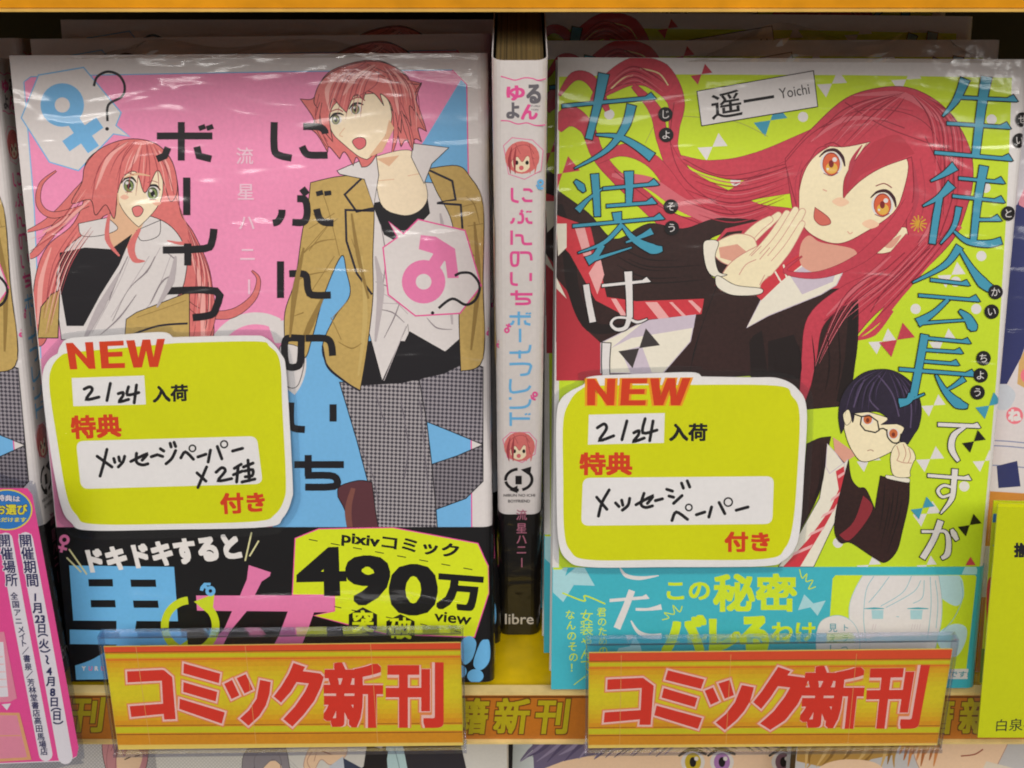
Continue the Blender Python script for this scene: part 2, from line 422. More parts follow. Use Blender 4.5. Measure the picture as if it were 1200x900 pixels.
# ------------------------------------------------------------------ the shelf unit
shelf = empty('display_shelf', Matrix.Identity(4), 'orange and yellow tiered shop display shelf holding the comics', 'shelf')
Z_UP = -.074 + .0035
def bld(): return Builder()
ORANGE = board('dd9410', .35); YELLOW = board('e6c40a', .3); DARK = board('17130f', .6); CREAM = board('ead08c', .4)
b = bld(); b.box((-.7, .277, CAM_Z - .0810), (.7, .62, CAM_Z - .040), board('8a5a24', .6)); b.build('upper_board', shelf)
b = bld(); b.box((-.7, .2735, CAM_Z - .0811), (.7, .2768, CAM_Z - .0405), ORANGE)
b.box((-.7, .2730, CAM_Z - .0819), (.7, .2768, CAM_Z - .0813), board('e0b45c', .4)); b.build('upper_board_edging', shelf)
b = bld(); b.box((-.7, RAIL_Y + .002, -.018), (.7, .62, 0), YELLOW); b.build('shelf_board', shelf)
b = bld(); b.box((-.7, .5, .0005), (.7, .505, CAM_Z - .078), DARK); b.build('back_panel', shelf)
b = bld(); b.box((-.7, .05, -.29), (.7, .45, -.272), YELLOW); b.build('lower_board', shelf)
# price rail along the front lip, a printed gold strip behind a clear cover
M_RAIL = Matrix.Translation((0, RAIL_Y, 0)) @ Matrix.Rotation(pi / 2, 4, 'X')
ztop = cast(600, 811.5, M_RAIL)[1]; zbot = cast(600, 866, M_RAIL)[1]
b = bld(); b.box((-.7, RAIL_Y, zbot), (.7, RAIL_Y + .0018, ztop), board('b8741e', .5))
b.box((-.7, RAIL_Y - .0012, ztop + .0001), (.7, RAIL_Y + .0019, ztop + .0012), CREAM); b.box((-.7, RAIL_Y - .0012, zbot - .0010), (.7, RAIL_Y + .0019, zbot - .0001), CREAM)
rail = b.build('price_rail', shelf)
A = Art(M_RAIL, h=4e-5)
BR1 = ink('c0701c', .4, .5, .1); GOLD = ink('b5a810', .4, .5, .1); BROWN = ink('6e3a10', .4, .5)
A.local = True; A.poly([(-.7, zbot + .0004), (.7, zbot + .0004), (.7, ztop - .0004), (-.7, ztop - .0004)], BR1)
A.poly([(-.7, ztop - .0024), (.7, ztop - .0024), (.7, ztop - .0016), (-.7, ztop - .0016)], BROWN)
A.local = False
for x0 in (-8, 537, 1082):
    for c, dx in (('書', -57), ('籍', -15), ('新', 63), ('刊', 111)):
        if c == '書' and x0 > 0: continue
        A.char(c, x0 + dx + (0 if c != '籍' else 30), 840 + (-2 if x0 < 0 else 0), 43, GOLD, .028, BROWN, .03, 0, .98, -.12)
bb = Builder(); A.add_to(bb); bb.build('rail_print', rail, M_RAIL)

# ------------------------------------------------------------------ comic books
def jacket_outline(off=0.0, n=5):
    """cross-section of a wrapped jacket, from the fore-edge across the front, round the spine and over the back (x, z)"""
    r = BR + off; P = [(-BW / 2, off)]
    for i in range(n + 1):
        a = pi / 2 * i / n; P.append((BW / 2 - BR + r * sin(a), -BR + r * cos(a)))
    for i in range(n + 1):
        a = pi / 2 * i / n; P.append((BW / 2 - BR + r * cos(a), -BT + BR - r * sin(a)))
    P.append((-BW / 2, -BT - off)); return P
def wrap_body(b, m, off, y0, y1, th=.00025, inner=None):
    O = jacket_outline(off); I = jacket_outline(off - th); k = len(O)
    for i in range(k - 1):
        a, c = O[i], O[i + 1]; ia, ic = I[i], I[i + 1]
        b.face([(a[0], y0, a[1]), (c[0], y0, c[1]), (c[0], y1, c[1]), (a[0], y1, a[1])], m)
        b.face([(ia[0], y1, ia[1]), (ic[0], y1, ic[1]), (ic[0], y0, ic[1]), (ia[0], y0, ia[1])], inner or m)
        b.face([(a[0], y1, a[1]), (c[0], y1, c[1]), (ic[0], y1, ic[1]), (ia[0], y1, ia[1])], m)
        b.face([(c[0], y0, c[1]), (a[0], y0, a[1]), (ia[0], y0, ia[1]), (ic[0], y0, ic[1])], m)
    for e in (0, -1):
        a, ia = O[e], I[e]; q = [(a[0], y0, a[1]), (a[0], y1, a[1]), (ia[0], y1, ia[1]), (ia[0], y0, ia[1])]
        b.face(q if e else q[::-1], m)
SPINE_AX = Matrix(((0, 0, 1, BW / 2), (0, 1, 0, 0), (-1, 0, 0, -BT / 2), (0, 0, 0, 1)))
def spine_to(x, y, z): return (BW / 2 + z, y, -BT / 2 - x)
FRONT = (-BW / 2 + .0002, -BH / 2 + .0001, BW / 2 - .0005, BH / 2 - .0001)
def front_to(off=0.0):
    """print crossing onto the rounded spine edge follows its curve"""
    u0, r = BW / 2 - BR, BR + off
    return lambda x, y, z: (x, y, z) if x <= u0 else (x, y, z - (r - math.sqrt(max(r * r - (x - u0) ** 2, 0))) + 6e-5)

def make_book(jacket, band, label, M, group):
    o = empty('comic_book', M, label, 'comic book', group)
    link('jacket', jacket, o); 
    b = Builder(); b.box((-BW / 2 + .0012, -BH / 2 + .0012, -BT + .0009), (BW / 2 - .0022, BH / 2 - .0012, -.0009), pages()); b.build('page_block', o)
    link('paper_band', band, o)
    return o
def copy_book(src, label, M, group, band=True):
    o = src.copy(); COL.objects.link(o); o.matrix_world = M; o['label'] = label; o['group'] = group
    for ch in list(src.children):
        if not band and ch.name.startswith('paper_band'): continue
        c = ch.copy(); COL.objects.link(c); c.parent = o
    return o

# squared-off stencil lettering, each character a set of strokes in a 100 x 100 cell
STEN = {
 'に': [[(8, 0), (8, 72), (16, 90), (38, 98)], [(58, 12), (84, 13), (94, 22), (96, 32)], [(56, 66), (62, 84), (72, 90), (100, 90)]],
 'ぶ': [[(48, 6), (56, 22)], [(40, 32), (52, 34), (56, 50), (56, 76), (50, 92), (32, 92)], [(0, 94), (8, 90), (14, 74), (15, 60)], [(72, 58), (76, 80), (84, 92), (100, 94)], [(76, 12), (78, 24)], [(90, 12), (91, 24)]],
 'ん': [[(6, 0), (6, 100)], [(22, 34), (46, 34), (54, 44), (56, 74), (64, 92), (98, 92)]],
 'の': [[(36, 6), (10, 6), (4, 30), (6, 78), (12, 94), (26, 94), (34, 78), (36, 6)], [(44, 6), (80, 6), (92, 22), (95, 60)]],
 'い': [[(5, 4), (5, 70), (12, 88), (34, 92)], [(92, 10), (92, 66)]],
 'ち': [[(0, 28), (100, 28)], [(28, 0), (28, 62)], [(22, 60), (72, 60), (86, 72), (80, 92), (22, 94)]],
 'ボ': [[(0, 36), (100, 36)], [(44, 0), (44, 100)], [(0, 96), (14, 88), (20, 66)], [(72, 64), (76, 88), (98, 96)], [(80, 8), (83, 20)], [(94, 8), (97, 20)]],
 'ー': [[(50, 0), (50, 100)]],
 'イ': [[(98, 0), (94, 36), (80, 54), (0, 58)], [(48, 40), (48, 100)]],
 'フ': [[(0, 10), (94, 10), (94, 60), (84, 82), (50, 90)]],
 'レ': [[(6, 0), (6, 92), (50, 92), (84, 78), (98, 50)]],
 'ン': [[(4, 14), (4, 34)], [(0, 92), (60, 90), (90, 70), (98, 30)]],
 'ド': [[(6, 0), (6, 100)], [(6, 46), (96, 46)], [(76, 8), (79, 20)], [(92, 8), (95, 20)]],
}
def stencil(A, c, x0, y0, x1, y1, wd, m):
    for st in STEN[c]: A.stroke([(x0 + (x1 - x0) * p[0] / 100, y0 + (y1 - y0) * p[1] / 100) for p in st], wd, m, smooth=len(st) > 3, n=3)
def female(A, cx, cy, r, m, rot=-35, wd=None):
    wd = wd or r * .65; A.ring(cx, cy, r - wd / 2, wd, m)
    d = (-sin(radians(rot)), cos(radians(rot))); e = (-d[1], d[0])
    A.stroke([(cx + d[0] * r * .95, cy + d[1] * r * .95), (cx + d[0] * r * 2.5, cy + d[1] * r * 2.5)], wd * .95, m, smooth=False)
    A.stroke([(cx + d[0] * r * 1.65 + e[0] * r * .95, cy + d[1] * r * 1.65 + e[1] * r * .95), (cx + d[0] * r * 1.65 - e[0] * r * .95, cy + d[1] * r * 1.65 - e[1] * r * .95)], wd * .9, m, smooth=False)
def male(A, cx, cy, r, m, rot=35):
    wd = r * .64; A.ring(cx, cy, r - wd / 2, wd, m)
    d = (sin(radians(rot)), -cos(radians(rot))); e = (-d[1], d[0])
    P = lambda a, c: (cx + d[0] * r * a + e[0] * r * c, cy + d[1] * r * a + e[1] * r * c)
    A.poly([P(.9, -.3), P(1.45, -.3), P(1.45, .3), P(.9, .3)], m)
    A.poly([P(2.05, -.62), P(2.05, .42), P(1.0, 1.28), P(.72, .84), P(1.32, .36), P(1.32, -.36), P(1.15, -.98), P(1.75, -1.25)], m)
def rot_arrows(A, cx, cy, r, wd, m, ry=None):
    q = (ry or r) / r
    A.ring(cx, cy, r, wd, m, 175, 265, 14, ry); A.ring(cx, cy, r, wd, m, 90, 170, 14, ry); A.ring(cx, cy, r, wd, m, -60, 75, 18, ry)
    A.poly([(cx + r * .15, cy - r * q * .95), (cx + r * .95, cy - r * q * 1.25), (cx + r * .85, cy - r * q * .35)], m)
    A.poly([(cx - r * .1, cy + r * q * 1.3), (cx - r * .1, cy + r * q * .55), (cx - r * .75, cy + r * q * 1.0)], m)

# ================================================================== first title: pink and blue cover with two people in blazers
WHITE = film('dcd6d6'); PINK = film('f092bc', .08); SKY = film('72b4e6'); BLK = film('0d0c10'); INK = film('16131a')
RED = film('d97472', .13); REDD = film('a3434c'); REDL = film('eeaaa4'); SKIN = film('f2e0c2', .07); SKIND = film('e2b694'); TAN = film('c0a25e', .13); TAND = film('94783e'); NAVY = film('1c1a2c')
SHADE = film('b9b0b4'); HOT = film('e8589c'); LIME = film('d6e41c'); CYAN = film('6cb6ea'); ROSE = film('e57cae')
A = Art(M_LEFT, FRONT, to=front_to()); CUTS = [BW / 2 - BR + k for k in (0, .0005, .0010, .0014, .0018)]; A.cuts = CUTS
# panels
A.poly([(28, 96), (36, 90), (115, 88), (330, 84), (530, 82), (547, 99), (551, 330), (553, 640), (60, 640), (48, 420), (40, 240)], PINK)
A.poly([(541, 92), (547, 99), (551, 330), (553, 640), (318, 640), (330, 430), (392, 305), (497, 165)], SKY)
A.stroke([(28, 96), (36, 90), (115, 88), (330, 84), (530, 82)], 1.2, SKY, smooth=False); A.stroke([(530, 82), (547, 99), (551, 330), (553, 640)], 1.4, HOT, smooth=False)
A.stroke([(28, 96), (40, 240), (48, 420)], 1.3, SKY, smooth=False)
# big white circle arrows behind the sticker
A.ring(300, 425, 52, 14, WHITE, 200, 300); A.poly([(313, 377), (337, 375), (342, 397), (350, 402), (322, 402)], WHITE); A.ring(300, 425, 52, 14, WHITE, -20, 40)
# stencil title, part under the people, part over
A.zoom(0, 0, 1)
# octagon balloon with the female sign and a thin question mark
A.poly([(45, 88), (98, 79), (142, 132), (136, 147), (152, 160), (133, 157), (92, 200), (58, 190), (25, 138)], WHITE, SKY, 1.5)
female(A, 73, 123, 25.5, SKY, -35)
A.stroke([(110, 101), (114, 90), (126, 84), (139, 88), (146, 100), (143, 113), (127, 123), (126, 142)], 3, INK); A.disc(125.5, 151, 2.2, INK)
# ---- person with long red hair (left)
A.zoom(0, 0, 1)
A.blob([(100, 192), (122, 172), (150, 164), (180, 168), (200, 186), (208, 214), (212, 250), (228, 275), (246, 318), (250, 366), (247, 402), (214, 402), (210, 338), (185, 262), (128, 250), (96, 290), (70, 330), (62, 372), (52, 402), (40, 402), (38, 366), (42, 322), (56, 288), (86, 262), (100, 226)], RED, INK, .9)
for s in ([(104, 205, 1), (90, 226, 9), (60, 258, 10), (30, 272, 1)], [(100, 240, 2), (70, 262, 10), (42, 296, 8), (30, 302, 1)], [(66, 200, 1), (48, 216, 4), (46, 240, 6), (64, 252, 7), (104, 240, 3)],
          [(215, 350, 3), (235, 366, 8), (270, 368, 10), (296, 350, 7), (303, 328, 4), (295, 317, 1)], [(246, 330, 3), (248, 370, 9), (240, 402, 6)]):
    A.stroke([(p[0], p[1], p[2] + 1.4) for p in s], 0, INK); A.stroke(s, 0, RED)
for s in ([(60, 290, 1), (48, 330, 6), (46, 380, 5)], [(222, 290, 1), (236, 340, 7), (238, 395, 5)], [(110, 230, 1), (80, 256, 5), (50, 272, 1)]): A.stroke(s, 0, REDL)
for s in ([(206, 230), (224, 285), (232, 350), (226, 400)], [(92, 262), (62, 310), (52, 380)], [(214, 270), (238, 320), (243, 380)]): A.stroke(s, .8, REDD)
A.blob([(132, 258, 1), (160, 250), (196, 262), (216, 288), (218, 320), (204, 352), (146, 398, 1), (72, 398, 1), (66, 340), (72, 300), (96, 276)], WHITE, INK, .9)   # shirt
A.blob([(142, 236), (172, 240), (168, 262), (150, 290), (128, 288), (124, 268)], SKIND)                                      # neck
A.blob([(92, 262, 1), (126, 255, 1), (138, 268), (118, 276), (96, 276)], WHITE, INK, .8); A.blob([(160, 270, 1), (188, 258, 1), (186, 276), (166, 282)], WHITE, INK, .8)
A.poly([(70, 296), (100, 290), (130, 292), (155, 274), (140, 310), (118, 345), (98, 382), (78, 382), (70, 335)], INK)             # dark vest
for s in ([(160, 280), (140, 330), (108, 390)], [(175, 300), (150, 340), (130, 372)], [(200, 300), (180, 350), (160, 372)], [(188, 290), (172, 320)]): A.stroke(s, .8, SHADE)
A.poly([(60, 345), (70, 340), (68, 396), (44, 396), (48, 360)], TAN, INK, 1.2)
A.poly([(146, 398), (148, 374), (160, 366), (222, 342), (222, 398)], TAN, INK, 1.0); A.stroke([(150, 394), (185, 382), (220, 379)], 2.4, NAVY); A.stroke([(160, 372), (190, 362), (218, 352)], .8, TAND)
A.blob([(138, 198), (160, 186), (186, 196), (191, 222), (184, 243), (166, 263), (160, 264), (144, 246), (136, 224)], SKIN, INK, .7)            # face
for ex, ey in ((151, 217), (179, 226)):
    A.disc(ex, ey, 7.6, WHITE, 18, 8.2); A.disc(ex, ey + .6, 6.0, film('3f4a30'), 16, 7.4); A.disc(ex, ey + 1.4, 5.2, film('7c8c54'), 16, 6.2); A.disc(ex, ey + .8, 2.6, INK, 12, 3.8); A.disc(ex - 2.2, ey - 2.6, 1.9, WHITE, 10); A.disc(ex + 2, ey + 3.4, 1.0, WHITE, 8)
    A.stroke([(ex - 9, ey - 2, 1), (ex - 4, ey - 8, 2.6), (ex + 4, ey - 8.5, 2.8), (ex + 9, ey - 3, 1)], 0, INK)
A.blob([(155, 244), (163, 241), (168, 246), (164, 253), (158, 253)], film('e07c7c'), INK, .8)
A.blob([(96, 214), (100, 194), (118, 174), (150, 163), (182, 168), (202, 190), (208, 222), (200, 236), (192, 214), (184, 200), (170, 226), (160, 202), (146, 206), (138, 226), (134, 256), (124, 240), (112, 252), (106, 234), (84, 238)], RED, INK, .9)
for s in ([(150, 166, 1), (128, 184, 6), (112, 222, 1)], [(166, 168, 1), (158, 186, 5), (150, 200, 1)], [(186, 176, 1), (196, 196, 5), (202, 224, 1)]): A.stroke(s, 0, REDL)
for s in ([(158, 165), (144, 185), (138, 222)], [(172, 168), (172, 190), (168, 222)], [(140, 168), (116, 196), (108, 234)], [(190, 182), (198, 205), (204, 228)]): A.stroke(s, .9, REDD)
A.strands([(150, 165), (120, 185), (100, 230)], [(182, 170), (200, 200), (208, 234)], 12, .9, (REDD, REDL, REDD))
A.strands([(94, 262), (62, 318), (44, 400)], [(118, 262), (84, 312), (60, 396)], 7, 1.0, (REDD, REDL)); A.strands([(208, 240), (228, 300), (222, 400)], [(220, 264), (249, 330), (246, 400)], 7, 1.0, (REDD, REDL))
A.strands([(100, 215), (70, 258), (34, 275)], [(104, 240), (72, 270), (30, 300)], 5, .8, (REDD, REDL))
for s in ([(146, 208, 1), (160, 204, 3), (176, 206, 1)], [(138, 226, 1), (140, 244, 3), (150, 258, 1)]): A.stroke(s, 0, SKIND)
for x, y in ((146, 231), (184, 238)): A.blob([(x - 5, y), (x, y - 3), (x + 5, y), (x, y + 3)], film('ecb8a0'))
for ex, ey in ((151, 217), (179, 226)): A.stroke([(ex - 6, ey - 12), (ex, ey - 14), (ex + 6, ey - 12)], .8, REDD); A.stroke([(ex - 4, ey + 8), (ex + 4, ey + 8)], .7, REDD)
A.stroke([(128, 250, 3), (126, 280, 6), (140, 300, 2)], 0, RED); A.stroke([(190, 240, 4), (214, 262, 7), (216, 284, 5), (196, 282, 1)], 0, RED)
A.stroke([(164, 268, 3), (154, 288, 9), (158, 304, 7), (170, 306, 1)], 0, RED)
# ---- person with short red hair in an open tan blazer (right)
A.poly([(488, 440), (530, 428), (548, 424), (566, 430), (566, 521), (530, 506), (500, 494)], hound('3c3844', '9a949c'), INK, 1)
A.poly([(506, 544), (536, 534), (566, 521), (566, 564), (546, 584), (511, 597)], hound('38343e', '8a848c'), INK, 1)
A.poly([(398, 448), (440, 446), (490, 438), (500, 494), (506, 544), (511, 597), (514, 640), (440, 640), (438, 600), (430, 560), (418, 515)], hound('3e3a44', 'aaa4a9'), INK, 1.1)
for s in ([(420, 520), (438, 560), (444, 600)], [(470, 470), (478, 520), (474, 560)], [(440, 460), (452, 500)], [(492, 470), (498, 530), (502, 580)]): A.stroke(s, 1.2, film('6a646e'))
A.poly([(416, 452), (430, 400), (540, 380), (556, 420), (520, 438), (470, 449)], INK)
A.blob([(396, 582, 1), (398, 570), (420, 563), (436, 565, 1), (442, 610), (450, 640, 1), (407, 640, 1), (406, 604)], film('5a3038'), INK, 1); A.stroke([(414, 640, 5), (408, 600, 8), (414, 572, 5)], 0, film('7e4c44'))
A.poly([(434, 240), (434, 396), (520, 404), (540, 396), (540, 250)], WHITE)
A.poly([(436, 250), (430, 380), (448, 446), (478, 380), (480, 398), (522, 412), (540, 396), (540, 300), (520, 215), (440, 210)], WHITE, INK, .8)
A.poly([(436, 238), (500, 225), (504, 250), (470, 286), (450, 275)], INK); A.poly([(480, 388), (522, 412), (538, 408), (536, 424), (490, 446), (452, 446)], INK)
for s in ([(442, 340), (462, 352), (478, 368)], [(440, 310), (455, 330), (470, 342)], [(444, 355), (470, 356)], [(476, 382), (450, 446)], [(488, 300), (500, 330)]): A.stroke(s, .9, SHADE)
A.blob([(438, 184, 1), (470, 176), (486, 180), (496, 205), (501, 232), (490, 248), (470, 252), (446, 238)], SKIN, INK, .7); A.stroke([(441, 212), (462, 210)], .9, SKIND); A.stroke([(478, 206), (494, 203)], .9, SKIND); A.poly([(441, 186), (468, 182), (456, 195)], SKIND)
A.blob([(364, 214, 1), (395, 207), (427, 205, 1), (438, 238), (437, 300), (437, 350), (430, 410), (422, 458, 1), (404, 446), (384, 428), (378, 405), (392, 372), (410, 346), (406, 318), (400, 300), (380, 345), (366, 395), (356, 420), (334, 404, 1), (334, 366), (346, 328), (354, 274), (361, 240)], TAN, INK, 1)
A.blob([(500, 198, 1), (535, 194), (550, 206), (566, 240), (566, 330), (566, 420), (540, 435, 1), (538, 380), (538, 330), (530, 262), (512, 225)], TAN, INK, 1)
A.stroke([(427, 206), (404, 228), (418, 248), (437, 244), (437, 247), (405, 246), (406, 282), (418, 320), (436, 345)], 2.6, NAVY, smooth=False)
A.stroke([(500, 198), (530, 212), (534, 234), (512, 238), (540, 240), (542, 268)], 2.6, NAVY, smooth=False)
A.stroke([(378, 405), (384, 430), (404, 447), (422, 458)], 2, NAVY)
for s in ([(398, 300), (386, 250), (378, 226)], [(362, 268), (392, 250)], [(352, 300), (386, 262), (362, 294)], [(366, 340), (392, 300)], [(542, 242), (558, 238)], [(548, 265), (566, 262)], [(390, 372), (408, 352)], [(400, 398), (388, 372)]): A.stroke(s, .9, TAND)
A.stroke([(380, 345, 2), (364, 380, 8), (350, 412, 3)], 0, TAND); A.stroke([(424, 300, 2), (428, 370, 6), (420, 440, 2)], 0, film('c8ad6a'))
A.blob([(330, 404), (356, 412), (350, 450), (336, 452), (328, 430)], WHITE, INK, .8)
A.poly([(395, 200), (430, 185), (441, 183), (444, 205), (438, 242), (427, 210), (398, 204)], WHITE, INK, .9); A.poly([(484, 168), (526, 173), (506, 192), (497, 215), (482, 184)], WHITE, INK, .9)
A.blob([(372, 106), (380, 90), (394, 80), (420, 72), (444, 71), (464, 79), (476, 88), (486, 102), (494, 98, 1), (488, 114), (492, 134), (500, 154, 1), (490, 150), (494, 166, 1), (486, 163), (484, 176, 1), (476, 164), (470, 172, 1), (460, 150), (436, 190), (424, 196, 1), (418, 184), (414, 194, 1), (404, 178), (398, 186, 1), (386, 172), (384, 178, 1), (372, 158), (362, 150, 1), (368, 140), (352, 116, 1), (366, 116)], RED, INK, .9)
A.blob([(386, 138), (398, 118), (446, 110), (459, 132), (454, 154), (438, 180), (430, 187, 1), (420, 183), (404, 170), (390, 156)], SKIN, INK, .8)       # face
A.blob([(456, 114), (464, 110), (466, 122), (460, 130)], SKIND, INK, .7)
for ex, ey in ((394, 140), (417, 128)):
    A.disc(ex, ey, 6.6, WHITE, 16, 6); A.disc(ex - .4, ey, 4.8, film('4c4c38'), 14, 5.8); A.disc(ex - .4, ey + .6, 4, film('8c8e62'), 14, 4.8); A.disc(ex - .4, ey + .4, 2, INK, 10, 2.8); A.disc(ex - 1.8, ey - 1.8, 1.4, WHITE, 8); A.stroke([(ex - 8, ey, 1), (ex - 3, ey - 6, 2.4), (ex + 4, ey - 7, 2.4), (ex + 9, ey - 5, 1)], 0, INK)
A.blob([(413, 166), (420, 161), (428, 163), (428, 171), (420, 175)], film('d86a72'), INK, .8)
A.blob([(368, 118), (376, 96), (394, 82), (422, 73), (448, 73), (468, 82), (484, 98), (494, 97, 1), (486, 112), (490, 136, 1), (480, 124), (482, 148, 1), (472, 134), (470, 156, 1), (463, 140), (457, 120), (446, 110), (450, 124, 1), (440, 111), (430, 107), (426, 117, 1), (416, 111), (406, 132, 1), (398, 124), (390, 116), (386, 136), (390, 166, 1), (378, 150), (374, 130)], RED, INK, .9)
for s in ([(470, 130, 1), (476, 150, 5), (482, 172, 1)], [(462, 132, 2), (464, 156, 5), (460, 178, 1)], [(376, 120, 2), (372, 146, 5), (384, 172, 1)], [(484, 112, 2), (490, 130, 4), (498, 150, 1)], [(430, 76, 1), (462, 92, 6), (492, 98, 1)]):
    A.stroke([(p[0], p[1], p[2] + 1.3) for p in s], 0, INK); A.stroke(s, 0, RED)
for s in ([(400, 84, 1), (384, 104, 6), (386, 130, 1)], [(440, 76, 1), (416, 92, 6), (402, 112, 1)], [(462, 84, 1), (476, 100, 5), (484, 118, 1)], [(452, 90, 1), (462, 110, 4), (468, 136, 1)]): A.stroke(s, 0, REDL)
for s in ([(430, 72), (404, 92), (392, 120)], [(444, 82), (440, 100), (410, 118)], [(462, 78), (480, 102), (488, 140)], [(470, 120), (480, 146), (486, 168)], [(374, 110), (370, 140), (384, 166)], [(456, 92), (468, 122), (466, 150)]): A.stroke(s, .9, REDD)
A.strands([(432, 74), (394, 92), (374, 150)], [(446, 76), (430, 100), (424, 140)], 9, .9, (REDD, REDL, REDD)); A.strands([(446, 76), (458, 100), (464, 150)], [(464, 80), (490, 106), (494, 160)], 9, .9, (REDD, REDL, REDD))
A.stroke([(404, 150), (398, 158), (402, 160)], .9, SKIND); A.poly([(432, 184), (452, 158), (456, 140), (462, 150), (448, 178)], SKIND); A.stroke([(387, 131), (396, 128), (402, 131)], 1.2, REDD); A.stroke([(410, 118), (420, 114), (428, 118)], 1.2, REDD)
for s in ([(366, 250), (384, 262), (396, 256)], [(352, 300), (372, 284), (394, 280)], [(346, 330), (362, 322), (384, 318)], [(340, 372), (356, 366)], [(412, 280), (420, 300)], [(396, 400), (412, 408), (424, 402)], [(546, 230), (556, 240), (562, 262)], [(544, 290), (556, 300)], [(545, 330), (560, 345)]): A.stroke([(x, y, .5 + 1.1 * (i == 1)) for i, (x, y) in enumerate(s)], 0, TAND)
for s in ([(446, 262), (452, 300), (448, 340)], [(470, 350), (462, 372), (450, 396)], [(500, 372), (512, 384), (530, 386)], [(524, 300), (530, 330), (528, 360)], [(440, 330), (456, 336)], [(442, 362), (460, 366), (474, 378)]): A.stroke([(x, y, .5 + 1.0 * (i == 1)) for i, (x, y) in enumerate(s)], 0, film('8c8288'))
for s in ([(150, 300), (136, 330), (128, 352)], [(182, 300), (172, 318), (150, 340), (132, 376)], [(204, 322), (190, 330), (176, 356)], [(160, 345), (140, 372), (118, 392)], [(196, 296), (206, 304)]): A.stroke([(x, y, .5 + 1.2 * (i == 1)) for i, (x, y) in enumerate(s)], 0, film('8c8288'))
# lettering over the people
for c, bx in (('ー', (213, 208, 225, 252)), ('イ', (191, 268, 252, 311)), ('フ', (195, 337, 257, 376))): stencil(A, c, *bx, 8.5, INK)
stencil(A, 'ボ', 184, 143, 249, 188, 8, INK)
for c, bx in (('に', (316, 143, 384, 186)), ('ぶ', (320, 218, 391, 264)), ('ん', (325, 306, 389, 349)), ('の', (331, 394, 393, 432)), ('い', (338, 470, 395, 506)), ('ち', (345, 533, 403, 573))): stencil(A, c, *bx, 8.2, INK)
AUT = film('f0c6da')
for c, y in (('流', 183), ('星', 225), ('ハ', 261), ('ニ', 298), ('ー', 336)): A.char(c, 287 + (y - 183) * .03, y, 21, AUT, .012, rot=90 if c == 'ー' else 0)
for s in ([(440, 300, 2), (446, 340, 9), (440, 400, 2)], [(516, 250, 2), (524, 300, 8), (530, 380, 2)], [(140, 320, 2), (118, 360, 9), (100, 396, 4)], [(206, 300, 2), (200, 330, 8), (184, 360, 2)]): A.stroke(s, 0, SHADE)
for s in ([(356, 290, 2), (346, 340, 7), (340, 395, 2)], [(412, 250, 2), (420, 300, 5), (432, 350, 2)], [(556, 260, 2), (560, 330, 7), (552, 410, 2)]): A.stroke(s, 0, TAND)
# male sign balloon
A.poly([(490, 257), (545, 270), (564, 335), (539, 367), (487, 370), (455, 345), (449, 290), (466, 278), (456, 260), (473, 274)], WHITE, HOT, 1.6)
male(A, 496.5, 330, 25.5, ROSE, 32)
A.stroke([(533, 323), (541, 319.5), (553, 321), (562, 334), (558, 350), (546, 357), (530, 350), (514, 361)], 3.2, INK); A.disc(507, 366.5, 2, INK)
female(A, 573, 391, 3.2, HOT, 200)
A.blob([(575.5, 512), (579, 520), (580, 534), (576, 546), (574.5, 530)], RED, REDD, .6); A.stroke([(581, 552, 1), (577, 568, 3.2), (579, 586, 2)], 0, INK)
for y in (470, 450, 430): A.stroke([(579, y), (579, y + 9)], 1.2, CYAN)
jb = Builder(); wrap_body(jb, WHITE, 0, -BH / 2, BH / 2); A.add_to(jb)

# spine of the first title, traced from the copy that stands spine-out
MS = M_SPINE @ Matrix.Scale(SK, 4)
S = Art(MS, (-BT / 2 + .0004, -BH / 2, BT / 2 - .0004, BH / 2), to=spine_to)
SGREY = film('6d6a72')
S.zoom(580, 0, 3.75)
S.stroke([(26, 335), (60, 345), (90, 352), (130, 342), (165, 345), (190, 353), (225, 346)], 5, HOT); S.stroke([(26, 530), (60, 532), (100, 545), (140, 540), (180, 552), (225, 548)], 5, HOT)
S.word('ゆ', (50, 375, 132, 442), HOT, .04); S.word('る', (138, 370, 202, 456), SGREY, .04); S.word('よ', (50, 450, 108, 522), SGREY, .04); S.word('ん', (114, 458, 188, 526), HOT, .04)
S.word('YURU', (155, 462, 198, 470), SGREY, .01); S.word('YON', (158, 478, 190, 486), SGREY, .01)
def medal(A, pts, cx, cy, r, skew):
    A.poly(pts, WHITE, HOT, 3)
    A.disc(cx, cy, r, RED, 20, r * .95); A.disc(cx - r * .05, cy + r * .3, r * .55, SKIN, 16)
    A.blob([(cx - r * .8, cy + r * .3), (cx - r * .5, cy - r * .5), (cx + r * .3, cy - r * .7), (cx + r * .8, cy + r * .1), (cx + r * .3, cy - r * .1), (cx, cy + r * .25), (cx - r * .3, cy - r * .05)], RED, REDD, 2)
    for e in (-.32, .28): A.disc(cx + e * r, cy + r * .3, r * .1, INK, 10, r * .13)
    for e in (-.75, -.45, .5, .8): A.stroke([(cx + e * r * .8, cy - r * .6, 2), (cx + e * r, cy + r * .2, 14), (cx + e * r * .9, cy + r * .95, 2)], 0, RED if e > 0 else REDD)
    A.disc(cx - r * .05, cy + r * .6, r * .14, film('d86a72'), 10)
    A.stroke([(cx - r * .4, cy - r * .8), (cx - r * .1, cy - r * .2)], 2, REDD); A.stroke([(cx + r * .4, cy - r * .8), (cx + r * .7, cy + r * .5)], 2, REDD)
medal(S, [(38, 640), (75, 605), (165, 615), (212, 660), (202, 750), (130, 788), (60, 765)], 120, 692, 76, 0)
male(S, 200, 802, 15, CYAN, -170)
